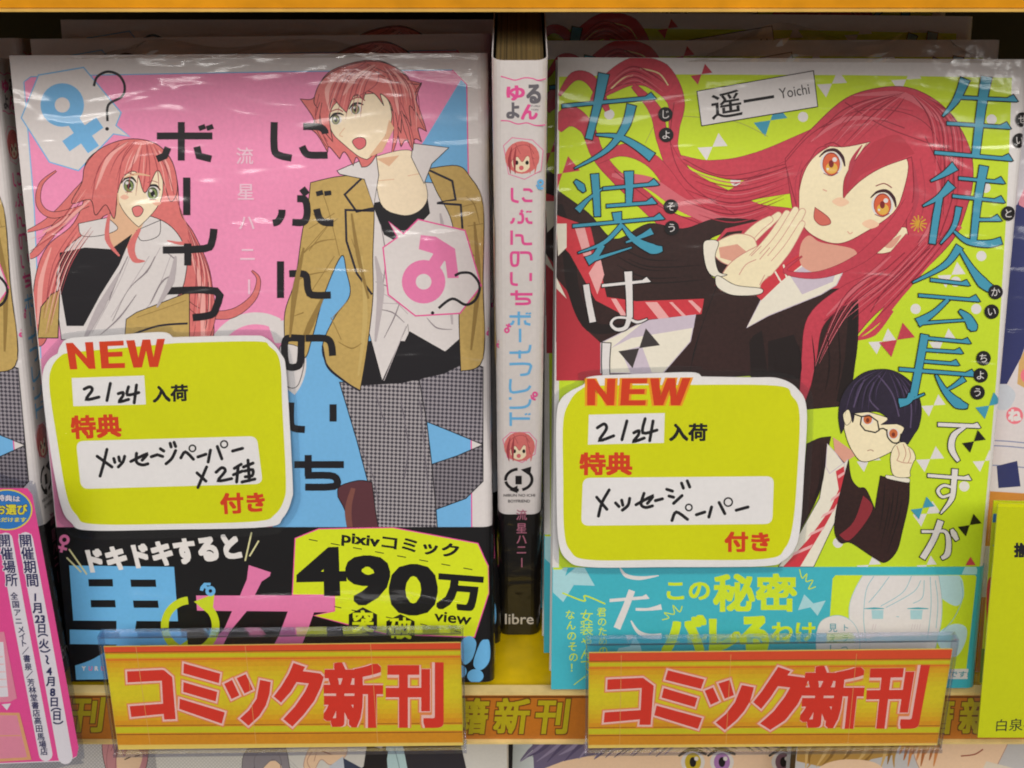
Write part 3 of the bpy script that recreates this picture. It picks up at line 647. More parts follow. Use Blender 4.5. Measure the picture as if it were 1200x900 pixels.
for c, y in zip('にぶんのいち', (228, 253, 278, 303, 326, 348)): S.zoom(0, 0, 1); stencil(S, c, 598, y - 8, 624, y + 9, 3.2, HOT)
for c, y in zip('ボーイフレンド', (373, 393, 412, 433, 452, 471, 491)): stencil(S, c, 597, y - 8, 622, y + 8, 3.0, CYAN)
female(S, 594, 387, 3.4, HOT, 200); male(S, 627, 462, 3.4, HOT, -150)
S.zoom(580, 440, 3.75)
medal(S, [(35, 280), (70, 250), (150, 250), (182, 285), (176, 345), (120, 382), (55, 360)], 108, 312, 68, 0)
rot_arrows(S, 105, 457, 58, 13, INK, 46); S.word('1', (90, 440, 118, 478), INK, .06)
S.word('NIBUN NO ICHI', (38, 520, 176, 532), INK, .01); S.word('BOYFRIEND', (58, 545, 154, 558), INK, .01)
S.add_to(jb)
vb_l = cast(330, 617.5, M_LEFT)[1]; vs_l = cast(609, 591, MS)[1]
print('band top front / spine', vb_l, vs_l)
S2 = Art(MS, (-BT / 2 + .0002, -BH / 2, BT / 2 - .0002, vs_l), to=lambda x, y, z: spine_to(x, y, z + .0003))
jacket_a = jb.mesh('jacket')

# the black paper band of the first title
VB = vb_l; OFF = .00028
D = Art(M_LEFT, (-BW / 2 + .0002, -BH / 2 + .0001, BW / 2 - .0005, VB), h=OFF + 1e-5, to=front_to(OFF)); D.cuts = CUTS
D.zoom(0, 440, 3.75)
PALE = film('e6e2e0')
female(D, 283, 722, 23, ROSE, 15, 13)
D.zoom(0, 660, 3.75)
D.poly([(304, 10), (765, 16), (782, 255), (322, 252)], CYAN)
for q in ([(388, 70), (495, 70), (497, 102), (390, 102)], [(573, 72), (684, 72), (687, 104), (576, 104)], [(398, 162), (506, 162), (509, 194), (400, 194)], [(584, 164), (694, 164), (698, 196), (588, 196)]): D.poly(q, BLK)
D.poly([(512, 252), (600, 252), (592, 300), (820, 300), (824, 362), (308, 355), (306, 292), (512, 296)], CYAN)
D.blob([(330, 450, 1), (400, 425), (470, 385), (520, 355, 1), (620, 357, 1), (560, 430), (470, 510, 1), (335, 512, 1)], CYAN)
for i, (c, x) in enumerate((('Y', 368), ('U', 398), ('R', 424), ('U', 452))): D.char(c, x, 462, 26, film('f4f0f2') if i % 2 == 0 else ROSE, .03)
D.zoom(0, 440, 3.75)
D.word('ドキドキすると', ((372, 765), (1040, 690), (1068, 805), (398, 868)), PALE, .055)
D.pen([[(305, 765), (380, 872)], [(295, 802), (355, 862)], [(1105, 692), (1078, 812)], [(1136, 728), (1098, 792)]], 7, film('d8d4a0'))
D.zoom(0, 660, 3.75)
D.poly([(1093, 8), (1190, 40), (1186, 56), (1150, 80), (1120, 140), (1300, 142), (1488, 142), (1488, 212), (1462, 214), (1380, 216), (1350, 300), (1310, 400), (1180, 400), (1225, 320), (1265, 212), (1085, 210), (1010, 300), (975, 370), (900, 370), (985, 290), (1020, 210), (866, 208), (862, 142), (1055, 142), (1085, 70)], ROSE)
rot_arrows(D, 836, 275, 112, 34, film('c9d822'))
male(D, 925, 122, 22, CYAN, -50)
D.zoom(300, 440, 3.75)
D.poly([(172, 716), (275, 674), (600, 668), (975, 738), (1020, 838), (1022, 960), (960, 1150), (690, 1140), (590, 1140), (395, 1092), (255, 1055), (345, 1035), (345, 965), (160, 965)], LIME, HOT, 5)
D.word('pixivコミック', ((378, 676), (895, 742), (885, 815), (374, 748)), BLK, .03)
D.word('4', ((180, 758), (392, 752), (402, 968), (176, 972)), BLK, .036); D.word('9', ((392, 790), (590, 790), (590, 1012), (392, 1010)), BLK, .036); D.word('0', ((585, 828), (800, 828), (798, 1055), (582, 1055)), BLK, .036); D.word('万', ((796, 868), (1002, 884), (985, 1040), (792, 1026)), BLK, .045)
D.word('view', ((785, 1034), (950, 1050), (942, 1098), (782, 1078)), BLK, .022)
for p in ([(232, 720), (960, 855)], [(345, 1015), (910, 1130)]):
    for i in range(0, 15, 2):
        t0, t1 = i / 15, (i + .8) / 15; D.stroke([(p[0][0] + (p[1][0] - p[0][0]) * t, p[0][1] + (p[1][1] - p[0][1]) * t) for t in (t0, t1)], 4, BLK)
for c, x, y in (('突', 470, 1082), ('破', 635, 1112)):
    D.poly(circle(x, y, 72, 6, 64, 90, 450), BLK); D.char(c, x, y, 98, LIME, .03)
D.zoom(300, 660, 3.75)
D.blob([(905, 340), (940, 320), (968, 350), (950, 420), (915, 445), (900, 400)], CYAN); D.blob([(985, 350), (1010, 335), (1026, 350), (1026, 430), (985, 470), (955, 440)], CYAN); D.disc(898, 475, 28, CYAN); D.disc(964, 495, 36, CYAN, 24, 30)
for x in (180, 320, 500, 640, 830): D.poly([(x - 20, 358), (x + 14, 352), (x + 14, 380), (x - 20, 380)], PALE)
D.zoom(0, 0, 1); D.word('li', (577, 769, 582, 786), PALE, .02)
db = Builder(); wrap_body(db, BLK, OFF, -BH / 2, VB, .0002); D.add_to(db)
S2.zoom(580, 440, 3.75); S2.h0 = OFF
for c, y in (('流', 613), ('星', 672), ('ハ', 720), ('ニ', 766), ('ー', 822)): S2.char(c, 117, y, 50, film('b06a82'), .01, rot=90 if c == 'ー' else 0)
S2.zoom(580, 660, 3.75)
S2.word('libre', ((44, 222), (170, 222), (170, 268), (44, 268)), PALE, .01)
S2.add_to(db); band_a = db.mesh('paper_band')
G_A = 'copies of the pink and blue comic'
book_a = make_book(jacket_a, band_a, 'pink and blue comic standing face-out at left with a yellow NEW card on it', M_LEFT, G_A)

def behind(M, k, lean_gain=1.0, dx=0.0, dy=0.0):
    """the k-th copy behind a leaning one, standing on the same board"""
    n = M.to_3x3() @ Vector((0, 0, 1)); lean = math.asin(max(-1, min(1, -n.normalized().z * -1)))
    t = (BT + .0016) * k
    return M @ Matrix.Rotation(radians((0, .35, -.3, .25)[k]), 4, 'Z') @ Matrix.Translation((dx, t * math.tan(abs(lean)) * lean_gain + dy, -t))
copy_book(book_a, 'pink and blue comic right behind the front one at left, only its page tops showing', behind(M_LEFT, 1, 1, .001), G_A)
copy_book(book_a, 'rearmost pink and blue comic of the left stack, a dark sliver under the upper shelf', behind(M_LEFT, 2, 1, .0035), G_A)
u = cast(14, 300, M_LEFT)[0]
M_N = M_LEFT @ Matrix.Translation((u - BW / 2, -.0004, -.0015))
copy_book(book_a, 'pink and blue comic cut off by the left picture edge, its spine showing', M_N, G_A)
copy_book(book_a, 'top of a comic behind the one cut off by the left picture edge', behind(M_N, 1, 1, .002), G_A)
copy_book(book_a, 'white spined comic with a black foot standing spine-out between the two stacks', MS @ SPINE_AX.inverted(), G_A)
# ================================================================== second title: lime cover, long red hair, white and blue brush lettering
LIM = film('c3dc28'); WHT = film('dedada'); CRIM = film('c23e50', .16); CRID = film('861f33'); CRIL = film('cf6672'); MAR = film('301a19', .3); MARD = film('1b0f10'); FACE = film('f0e3bf', .07); FACED = film('dca08c')
TEALT = film('3f97b4'); LILAC = film('c9bccb'); CRM = film('e8e2d2'); SCAR = film('cc3844', .1); TEAL = film('3fb2c4'); PT = film('a6d4dc'); BLK2 = film('120f13'); PUR = film('271f33', .25)
A = Art(M_RIGHT, FRONT, to=front_to()); A.cuts = CUTS
A.poly([(655, 90), (760, 87), (1000, 88), (1186, 91), (1180, 240), (1168, 440), (1158, 560), (1146, 690), (655, 690)], LIM)
def bow(A, x, y, r, m, rot=-35):
    c, s = cos(radians(rot)), sin(radians(rot))
    R = lambda a, b: (x + r * (a * c - b * s), y + r * (a * s + b * c))
    A.poly([R(0, 0), R(-1, -.62), R(-1, .62)], m); A.poly([R(0, 0), R(1, -.62), R(1, .62)], m)
for x, y in ((714, 134), (787, 211), (862, 212), (941, 137), (1162, 140), (1155, 220), (1073, 362), (1144, 362), (1150, 300), (1130, 570), (982, 636), (1120, 330)): A.disc(x, y, 6, WHT, 16)
for x, y, r in ((835, 172, 15), (975, 98, 15), (1062, 93, 15), (1115, 322, 14), (1034, 400, 14), (1105, 400, 14), (1094, 475, 12), (1090, 538, 14), (1154, 540, 12), (1086, 602, 14), (1018, 540, 12), (1018, 662, 12), (1086, 662, 10)): bow(A, x, y, r, WHT)
bow(A, 822, 87, 11, CRIM, -40); bow(A, 903, 141, 17, TEALT, -40); bow(A, 659, 203, 18, CRIM, -40)
A.stroke([(800, 136), (860, 142), (900, 160)], .9, film('a8b04a')); A.stroke([(756, 168), (766, 148), (772, 140)], .9, film('a8b04a'))
# --- the person with the long red hair, hands pressed together
def lock(pts, m=CRIM, edge=CRID, e=1.0):
    A.stroke([(p[0], p[1], p[2] + e) for p in pts], 0, edge); A.stroke(pts, 0, m)
lock([(655, 112, 3), (672, 90, 10), (690, 92, 12), (704, 112, 11), (712, 130, 5)]); lock([(652, 150, 14), (668, 136, 24), (688, 150, 16), (700, 180, 15), (720, 205, 14), (752, 232, 20), (790, 262, 22), (830, 262, 14)])
lock([(693, 120, 4), (712, 100, 22), (742, 84, 32), (772, 90, 34), (792, 118, 20), (790, 150, 12), (790, 176, 10), (806, 206, 12), (832, 232, 20), (880, 250, 26), (930, 250, 10)])
lock([(796, 184, 4), (830, 196, 16), (880, 196, 30), (940, 176, 36), (1000, 150, 40)])
lock([(742, 100, 6), (768, 130, 14), (778, 168, 14), (800, 206, 22), (850, 240, 34), (900, 260, 30)])
lock([(700, 190, 4), (730, 176, 14), (766, 190, 16), (800, 232, 18), (840, 262, 16), (890, 270, 8)])
lock([(652, 250, 20), (660, 280, 26), (664, 330, 20)], CRIL, CRIM); lock([(717, 205, 4), (760, 214, 14), (800, 240, 16), (860, 268, 14)], CRIL, CRIM, .6)
lock([(832, 240, 4), (880, 222, 24), (930, 206, 40), (960, 196, 30)])
for s in ([(750, 80), (772, 86), (783, 100)], [(716, 104), (730, 92), (742, 88)]): A.stroke(s, 1.6, film('e6d8a0'))
for s in ([(800, 186), (850, 206), (930, 190)], [(790, 120), (786, 170), (806, 214), (860, 250)], [(720, 200), (770, 240), (820, 262)], [(860, 216), (920, 196), (960, 170)], [(700, 116), (726, 100), (756, 96)]): A.stroke(s, 1.0, CRID)
A.blob([(920, 186, 1), (950, 152), (990, 116), (1030, 103), (1066, 103), (1100, 120), (1124, 148), (1138, 180), (1140, 212), (1134, 240), (1120, 276), (1094, 306), (1066, 330), (1044, 352), (1020, 374), (1000, 398, 1), (960, 340), (938, 300), (928, 240)], CRIM, CRID, 1)
A.stroke([(1120, 260, 20), (1086, 300, 20), (1052, 345, 12), (1032, 372, 8), (1002, 399, 1)], 0, CRIM); A.stroke([(1080, 318, 3), (1040, 342, 10), (1002, 356, 1)], 0, CRIM); A.stroke([(1046, 364, 3), (1024, 390, 7), (1001, 399, 1)], 0, CRIM)
# jacket and shirt
A.blob([(652, 222, 1), (690, 250), (720, 280), (760, 262), (800, 268), (840, 256), (888, 258, 1), (850, 272), (830, 282), (824, 300), (832, 322), (842, 330), (838, 342), (815, 405), (808, 445, 1), (690, 445, 1), (652, 400, 1)], MAR, BLK2, .8)
A.poly([(836, 285), (850, 268), (900, 256), (945, 240), (955, 275), (945, 330), (890, 352), (838, 335)], CRIM); A.poly([(838, 286), (852, 272), (870, 270), (850, 330), (838, 330)], MAR)
A.poly([(652, 326), (664, 340), (682, 382), (704, 402), (706, 446), (652, 446)], film('b52f3c')); A.stroke([(654, 240, 10), (666, 290, 16), (672, 340, 14), (692, 382, 14), (730, 384, 8)], 0, MARD)
A.poly([(652, 252), (692, 266), (711, 348), (746, 353), (825, 350), (822, 368), (744, 376), (698, 352), (668, 298), (652, 280)], SCAR)
for q in ([(672, 262), (684, 262), (694, 300), (684, 300)], [(690, 320), (703, 300), (708, 322), (700, 345)], [(756, 354), (770, 354), (784, 372), (772, 374)], [(784, 354), (788, 354), (804, 370), (800, 371)], [(806, 352), (811, 352), (822, 362), (820, 367)], [(716, 350), (722, 350), (736, 372), (730, 374)]): A.poly(q, film('e8a8a8'))
A.poly([(704, 402), (756, 376), (815, 369), (809, 400), (777, 437), (704, 437)], CRM, LILAC, 1); A.poly([(756, 376), (815, 369), (813, 384), (740, 396), (716, 408)], LILAC); A.poly([(728, 412), (752, 405), (765, 440), (740, 440)], LILAC); A.poly([(652, 262), (664, 262), (664, 290), (654, 300)], CRM); A.poly([(652, 325), (664, 350), (652, 338)], CRM)
bow(A, 749, 408, 21, film('3a3434'), -40)
A.blob([(876, 384, 1), (900, 362), (940, 345), (990, 338), (1004, 345), (1005, 400), (998, 450), (996, 475, 1), (940, 480, 1), (930, 455), (878, 440, 1), (806, 445, 1), (820, 390), (838, 340), (842, 333), (892, 344, 1), (874, 372)], MAR, BLK2, .8)
A.poly([(996, 345), (1005, 362), (1003, 420), (996, 475), (980, 470), (990, 420)], MARD); A.poly([(878, 400), (892, 380), (900, 440), (880, 444)], MARD); A.poly([(900, 400), (930, 392), (945, 430), (936, 445), (900, 440)], MARD)
A.poly([(868, 388), (880, 350), (905, 335), (905, 380), (878, 396)], MAR); A.poly([(875, 384), (900, 335), (925, 318), (960, 296), (996, 302), (980, 334), (962, 345), (900, 370)], CRM, LILAC, 1); A.poly([(925, 322), (960, 300), (984, 305), (976, 330), (940, 345)], LILAC)
A.poly([(884, 344), (898, 322), (936, 298), (940, 310), (915, 330), (892, 352)], SCAR); A.stroke([(908, 318), (915, 330)], 2, CRM); A.stroke([(918, 310), (922, 326)], 2, CRM)
# head
A.blob([(948, 276), (962, 284), (1000, 292), (1000, 306), (970, 322), (940, 312), (938, 288)], FACED)
A.blob([(941, 205), (956, 182), (984, 166), (1010, 158), (1046, 176), (1064, 190), (1058, 226), (1046, 250), (1014, 272), (986, 285), (962, 281), (942, 266), (935, 240)], FACE, CRID, .9)
A.blob([(1018, 290), (1034, 276), (1060, 266), (1062, 280), (1046, 294), (1028, 297)], FACE, CRID, .9); A.blob([(1036, 288), (1050, 278), (1056, 276), (1046, 290)], FACED)
for ex, ey, tilt in ((974, 192, 0), (1034, 240, 1)):
    A.disc(ex, ey, 13, WHT, 22, 14.5); A.disc(ex, ey, 10.4, film('8a2c24'), 20, 13.6); A.disc(ex, ey + .4, 9.6, film('d4603a'), 20, 12.6); A.disc(ex + .5, ey + 5, 7, film('dfae4a'), 16, 6.6); A.disc(ex, ey, 3, film('7a2020'), 12, 4.5); A.disc(ex + 4, ey - 5, 2.8, WHT, 12); A.disc(ex - 4, ey + 6, 1.4, WHT, 8)
    A.stroke([(ex - 14, ey - 8, 1), (ex - 6, ey - 15, 3), (ex + 5, ey - 16, 4), (ex + 13, ey - 8, 4), (ex + 16, ey + 3, 1.5)], 0, film('3a141e'))
A.blob([(955, 243, 1), (970, 254), (973, 262), (962, 264), (954, 256)], film('d06a5c'), CRID, .8); A.stroke([(993, 271), (996, 274), (999, 272)], 1, FACED); A.stroke([(964, 222), (969, 224)], 1.2, FACED)
A.blob([(920, 190, 1), (952, 156), (998, 132), (1050, 130), (1090, 150), (1108, 200), (1096, 250), (1070, 292, 1), (1062, 262), (1070, 232), (1070, 200), (1068, 184, 1), (1034, 196), (1008, 212), (988, 232, 1), (990, 208), (1006, 182), (1020, 166, 1), (990, 172), (962, 172), (950, 186), (938, 206), (936, 250, 1), (928, 222)], CRIM, CRID, .9)
A.blob([(1024, 166, 1), (1052, 158), (1072, 180, 1), (1040, 192), (1008, 206), (989, 233, 1), (992, 204)], film('b53546'))
lock([(940, 300, 1), (920, 318, 4), (960, 322, 8), (1006, 304, 12), (1044, 270, 16), (1066, 236, 12)]); lock([(1070, 280, 20), (1030, 326, 24), (990, 346, 20), (956, 376, 20), (948, 420, 17), (944, 450, 12), (936, 482, 4)])
for s in ([(990, 120), (1040, 150), (1120, 178)], [(960, 150), (1010, 136), (1060, 150)], [(1084, 160), (1104, 210), (1092, 270)], [(1110, 170), (1118, 220), (1100, 280)], [(1060, 296), (1010, 340), (966, 376)], [(1090, 290), (1040, 336), (1020, 366)]): A.stroke(s, 1.2, CRID)
for s in ([(1000, 112, 1), (1060, 112, 8), (1106, 146, 2)], [(1096, 200, 1), (1100, 244, 8), (1076, 288, 2)], [(950, 166, 1), (990, 140, 6), (1040, 140, 1)], [(1044, 300, 1), (1004, 336, 6), (968, 370, 1)]): A.stroke(s, 0, CRIL)
for a in range(0, 360, 30): A.stroke([(1076, 262), (1076 + 10 * cos(radians(a)), 262 + 10 * sin(radians(a)))], 1.6, film('d0a030'), smooth=False)
for x, y in ((985, 236), (1020, 262)): A.blob([(x - 10, y), (x, y - 5), (x + 10, y + 1), (x, y + 6)], film('f0c8a8'))
for s in ([(1000, 128), (1030, 124), (1070, 130)], [(930, 210), (960, 178), (1000, 152)], [(1016, 168), (1004, 186), (994, 212)], [(1040, 164), (1026, 184), (1008, 200)], [(1098, 180), (1106, 220), (1094, 262)], [(1078, 186), (1084, 226), (1076, 270)], [(940, 188), (932, 215), (934, 246)]): A.stroke(s, .8, film('a83448'))
A.strands([(1058, 108), (984, 130), (928, 196)], [(1064, 108), (1050, 130), (1010, 166)], 10, 1.1, (CRID, CRIL, film('a62c40'))); A.strands([(1066, 108), (1090, 150), (1094, 260)], [(1074, 108), (1126, 150), (1124, 260)], 10, 1.2, (CRID, CRIL, film('a62c40')))
A.strands([(1090, 270), (1030, 330), (968, 372)], [(1118, 270), (1078, 320), (1018, 384)], 9, 1.1, (CRID, CRIL)); A.strands([(1040, 312), (985, 350), (940, 470)], [(1060, 316), (1000, 360), (952, 440)], 6, 1.0, (CRID, CRIL))
A.strands([(930, 192), (860, 208), (800, 190)], [(932, 236), (860, 262), (786, 240)], 12, 1.1, (CRID, CRIL, film('a62c40'))); A.strands([(706, 102), (742, 76), (786, 100)], [(716, 112), (744, 96), (776, 116)], 6, 1.0, (CRID, CRIL))
A.strands([(900, 410), (905, 430), (900, 444)], [(990, 380), (992, 430), (985, 470)], 6, 1.2, (MARD,)); A.strands([(720, 280), (760, 300), (820, 300)], [(720, 320), (760, 335), (835, 330)], 5, 1.2, (MARD,))
for ex, ey in ((974, 192), (1034, 240)): A.stroke([(ex - 9, ey + 11), (ex, ey + 14), (ex + 8, ey + 10)], .8, CRID); A.stroke([(ex - 8, ey - 22), (ex + 2, ey - 25), (ex + 11, ey - 20)], 1.1, CRID)
for s in ([(1070, 190, 1), (1074, 230, 6), (1066, 262, 1)], [(1010, 170, 1), (998, 190, 5), (992, 222, 1)]): A.stroke(s, 0, film('b23c4e'))
# hands
PLM = film('c98a80')
def finger(pts):
    A.stroke([(p[0], p[1], p[2] + 1.5) for p in pts], 0, PLM, caps=True); A.stroke(pts, 0, FACE, caps=True)
for f in ([(862, 296, 15), (888, 272, 11), (912, 252, 7)], [(858, 300, 15), (884, 270, 11), (902, 257, 7)]): finger(f)
A.blob([(834, 290), (850, 278), (868, 274), (884, 280), (886, 300), (866, 312), (844, 306)], FACE, PLM, 1); A.poly([(842, 290), (864, 286), (876, 296), (858, 306), (844, 302)], FACED)
A.blob([(846, 322), (858, 306), (880, 292), (902, 284), (914, 294), (906, 318), (892, 332), (888, 345), (862, 345), (842, 338)], FACE, PLM, 1)
for f in ([(878, 310, 14), (904, 280, 12), (922, 250, 7)], [(886, 312, 14), (912, 282, 12), (932, 246, 7)], [(894, 316, 13), (918, 286, 11), (940, 248, 7)], [(900, 318, 11), (922, 292, 9), (940, 262, 6)]): finger(f)
A.blob([(850, 324), (862, 308), (882, 298), (900, 300), (904, 316), (892, 332), (886, 343), (862, 343), (846, 336)], FACE)
for s in ([(866, 322), (874, 310), (886, 304)], [(896, 322), (890, 334)], [(880, 300), (892, 288)], [(890, 304), (902, 290)]): A.stroke(s, .9, PLM)
A.blob([(824, 286), (832, 281), (842, 284), (838, 300), (842, 318), (852, 322), (836, 324), (827, 312)], CRM, BLK2, .8); A.blob([(838, 328), (842, 323), (862, 334), (892, 338), (889, 345), (860, 346), (842, 338)], CRM, BLK2, .8)
# --- second person: dark hair and glasses
A.zoom(880, 440, 3.75)
A.blob([(245, 300, 1), (300, 275), (350, 268, 1), (335, 340), (310, 480), (270, 580), (210, 690, 1)], MAR, BLK2, 3)
A.poly([(360, 270), (445, 330), (460, 350), (405, 385), (368, 340)], FACED)
A.poly([(335, 300), (372, 340), (410, 385), (425, 370), (420, 480), (370, 640), (275, 840), (120, 840), (215, 690), (300, 540), (325, 400)], CRM, BLK2, 3)
A.poly([(372, 420), (408, 398), (412, 440), (390, 540), (330, 650), (215, 840), (140, 840), (250, 720), (345, 590), (385, 500)], SCAR)
for q in ([(380, 440), (412, 420), (412, 432), (384, 452)], [(352, 540), (392, 510), (390, 524), (348, 556)], [(316, 610), (372, 580), (364, 596), (304, 628)], [(262, 690), (326, 660), (318, 676), (248, 708)], [(190, 776), (272, 740), (262, 758), (176, 794)]): A.poly(q, film('e8b0b0'))
A.poly([(335, 300), (372, 340), (405, 385), (345, 430), (328, 400)], CRM, LILAC, 3); A.poly([(410, 385), (425, 368), (432, 420), (415, 440)], CRM, LILAC, 3)
A.blob([(428, 368, 1), (440, 450), (470, 490), (505, 500), (545, 590, 1), (548, 560), (568, 440, 1), (630, 455), (696, 470, 1), (692, 560), (665, 680), (640, 770), (590, 820), (540, 800), (440, 735), (395, 735), (368, 690), (372, 600), (400, 480)], MAR, BLK2, 3)
A.blob([(492, 525, 1), (535, 575), (500, 650), (430, 725), (385, 700, 1), (450, 640)], film('8a2a34'), BLK2, 2)
A.blob([(592, 436, 1), (640, 442), (697, 452, 1), (692, 470), (640, 462), (594, 450)], CRM, BLK2, 2)
A.blob([(400, 165), (430, 140), (640, 200), (680, 260), (650, 312), (560, 362), (490, 378), (450, 340), (418, 270)], FACE, BLK2, 3); A.blob([(402, 160), (432, 142), (444, 165), (436, 205), (415, 215)], FACE, BLK2, 2)
for ex, ey in ((512, 192), (625, 255)):
    A.disc(ex, ey, 26, WHT, 16, 24); A.disc(ex, ey, 19, film('c86a38'), 16, 21); A.disc(ex, ey + 4, 8, film('7a3020'), 12, 10)
A.blob([(395, 255, 1), (384, 190), (392, 110), (430, 40), (500, -15), (590, -28), (660, -5), (720, 50), (748, 140), (738, 220), (715, 260), (690, 300, 1), (660, 312, 1), (655, 270), (672, 230), (640, 212, 1), (570, 215, 1), (600, 190), (560, 160), (510, 160), (455, 165, 1), (446, 205), (430, 150), (404, 170), (410, 220)], PUR, BLK2, 3)
for s in ([(560, 0), (620, 80), (650, 180)], [(500, 10), (470, 80), (450, 140)], [(640, 10), (700, 110), (700, 230)], [(540, 30), (520, 100), (560, 150)]): A.stroke(s, 6, film('584a6a'))
A.strands([(560, -25), (450, 40), (400, 200)], [(600, -25), (560, 60), (560, 150)], 9, 4, (film('483a5c'), film('140f1c'))); A.strands([(600, -25), (640, 80), (650, 200)], [(660, -5), (735, 80), (730, 220)], 8, 4, (film('483a5c'), film('140f1c')))
A.strands([(260, 300), (300, 450), (240, 620)], [(330, 290), (320, 450), (260, 620)], 4, 4, (MARD,)); A.strands([(580, 470), (570, 600), (540, 780)], [(680, 490), (660, 620), (600, 800)], 5, 5, (MARD,))
A.stroke([(442, 165), (485, 180), (480, 215), (500, 240), (545, 250), (562, 240), (555, 200), (520, 175), (485, 180)], 6, BLK2, smooth=False); A.stroke([(562, 236), (580, 232), (596, 242)], 6, BLK2); A.stroke([(596, 235), (600, 270), (625, 295), (650, 290), (658, 255)], 6, BLK2)
A.stroke([(510, 330), (526, 326), (538, 332)], 3, film('a06858'))
A.blob([(618, 330), (640, 300), (672, 292), (690, 310), (712, 330), (722, 362), (712, 382), (698, 420), (694, 446), (628, 440), (612, 380)], FACE, BLK2, 2.5)
for s in ([(640, 308), (650, 345), (640, 372)], [(668, 300), (680, 340), (668, 378)], [(692, 318), (700, 352), (690, 382)], [(640, 372), (668, 382), (706, 384)]): A.stroke(s, 3, film('b87868'))
A.zoom(0, 0, 1)
for x, y, m, r in ((1051, 398, CRIM, 18), (1159, 475, TEALT, 14), (1141, 517, BLK2, 12), (1081, 595, TEALT, 12), (1136, 615, BLK2, 12)): bow(A, x, y, r, m, -40)
A.poly([(1137, 652), (1131, 662), (1143, 662)], CRIM)
# author plate
A.poly([(816.5, 107), (953, 83), (958, 125), (822, 147.5)], WHT, BLK2, 1)
A.word('遥一', ((832, 110), (905, 98), (909, 129), (834, 141)), BLK2, .012); A.word('Yoichi', ((912, 104), (947, 98), (949, 110), (914, 116)), BLK2, 0)
# brush lettering: thin level strokes with a wedge, thick falling strokes
def H(x0, y0, x1, y1, wd=13, k=1.0):
    l = math.hypot(x1 - x0, y1 - y0); ux, uy = (x1 - x0) / l, (y1 - y0) / l; nx, ny = uy, -ux; g = 40 * k
    return [(x0, y0 - wd / 2), (x1 - g * 1.1 * ux, y1 - g * 1.1 * uy - wd / 2), (x1 - g * .45 * ux + nx * g * .55, y1 - g * .45 * uy + ny * g * .55), (x1 + 2, y1 + wd * .35), (x1 - 3, y1 + wd / 2), (x0, y0 + wd / 2)]
class Brush:
    def __init__(s, fill, edge, e): s.fill, s.edge, s.e, s.ops = fill, edge, e, []
    def h(s, *a, **k): s.ops.append(('p', H(*a, **k)))
    def v(s, *pts): s.ops.append(('s', pts))
    def draw(s, A):
        for k, p in s.ops:
            if k == 'p': A.poly(p, s.edge, s.edge, 2 * s.e)
            else:
                q = [(x, y, w_ + 2 * s.e) for x, y, w_ in p]
                dx, dy = q[0][0] - q[1][0], q[0][1] - q[1][1]; l = math.hypot(dx, dy); q[0] = (q[0][0] + dx / l * s.e, q[0][1] + dy / l * s.e, q[0][2])
                dx, dy = q[-1][0] - q[-2][0], q[-1][1] - q[-2][1]; l = math.hypot(dx, dy); q[-1] = (q[-1][0] + dx / l * s.e, q[-1][1] + dy / l * s.e, q[-1][2])
                A.stroke(q, 0, s.edge)
        for k, p in s.ops:
            if k == 'p': A.poly(p, s.fill)
            else: A.stroke(list(p), 0, s.fill)
B = Brush(TEALT, BLK2, 4.5); A.zoom(580, 0, 3.75)
B.v((478, 325, 46), (455, 440, 36), (430, 540, 30), (412, 610, 30)); B.v((600, 462, 40), (570, 560, 34), (490, 660, 20), (350, 740, 4)); B.v((445, 592, 6), (540, 600, 20), (620, 640, 30), (690, 690, 42)); B.h(295, 466, 705, 428, wd=14)
B.v((352, 795, 12), (378, 820, 32), (392, 842, 10)); B.draw(A)
B = Brush(TEALT, BLK2, 4.5); A.zoom(580, 220, 3.75)
B.v((438, -60, 34), (445, 30, 30), (450, 125, 26)); B.v((470, 5, 6), (410, 50, 14), (362, 100, 30)); B.h(475, 4, 718, -18, wd=13); B.v((588, -72, 40), (590, 0, 32), (588, 75, 24)); B.h(490, 80, 708, 64, wd=13)
B.v((535, 108, 40), (540, 150, 30)); B.h(342, 168, 742, 132, wd=13); B.v((560, 160, 20), (480, 240, 16), (365, 286, 4)); B.v((472, 250, 24), (440, 300, 26), (405, 322, 40)); B.v((410, 322, 20), (480, 300, 12), (600, 262, 5)); B.v((560, 165, 10), (610, 225, 26), (690, 268, 44), (735, 268, 20)); B.v((690, 190, 30), (640, 215, 16), (575, 240, 6)); B.draw(A)
B = Brush(WHT, BLK2, 4); B.v((400, 425, 26), (412, 500, 26), (430, 590, 28)); B.h(470, 430, 682, 408, wd=12, k=.8); B.v((585, 368, 34), (590, 470, 28), (592, 570, 26)); B.v((592, 560, 24), (575, 612, 18), (535, 622, 14), (510, 598, 12), (530, 572, 10), (580, 572, 10), (625, 590, 12), (668, 576, 5)); B.v((490, 682, 36), (486, 760, 32), (488, 825, 30)); B.draw(A)
B = Brush(TEALT, BLK2, 4.5); A.zoom(880, 0, 3.75)
B.v((940, 348, 44), (900, 440, 28), (842, 510, 6)); B.h(915, 428, 1168, 440, wd=13); B.v((1034, 338, 46), (1010, 480, 38), (985, 690, 32)); B.h(860, 542, 1138, 560, wd=13); B.h(806, 670, 1146, 700, wd=14); B.draw(A)
B = Brush(TEALT, BLK2, 4.5); A.zoom(880, 220, 3.75)
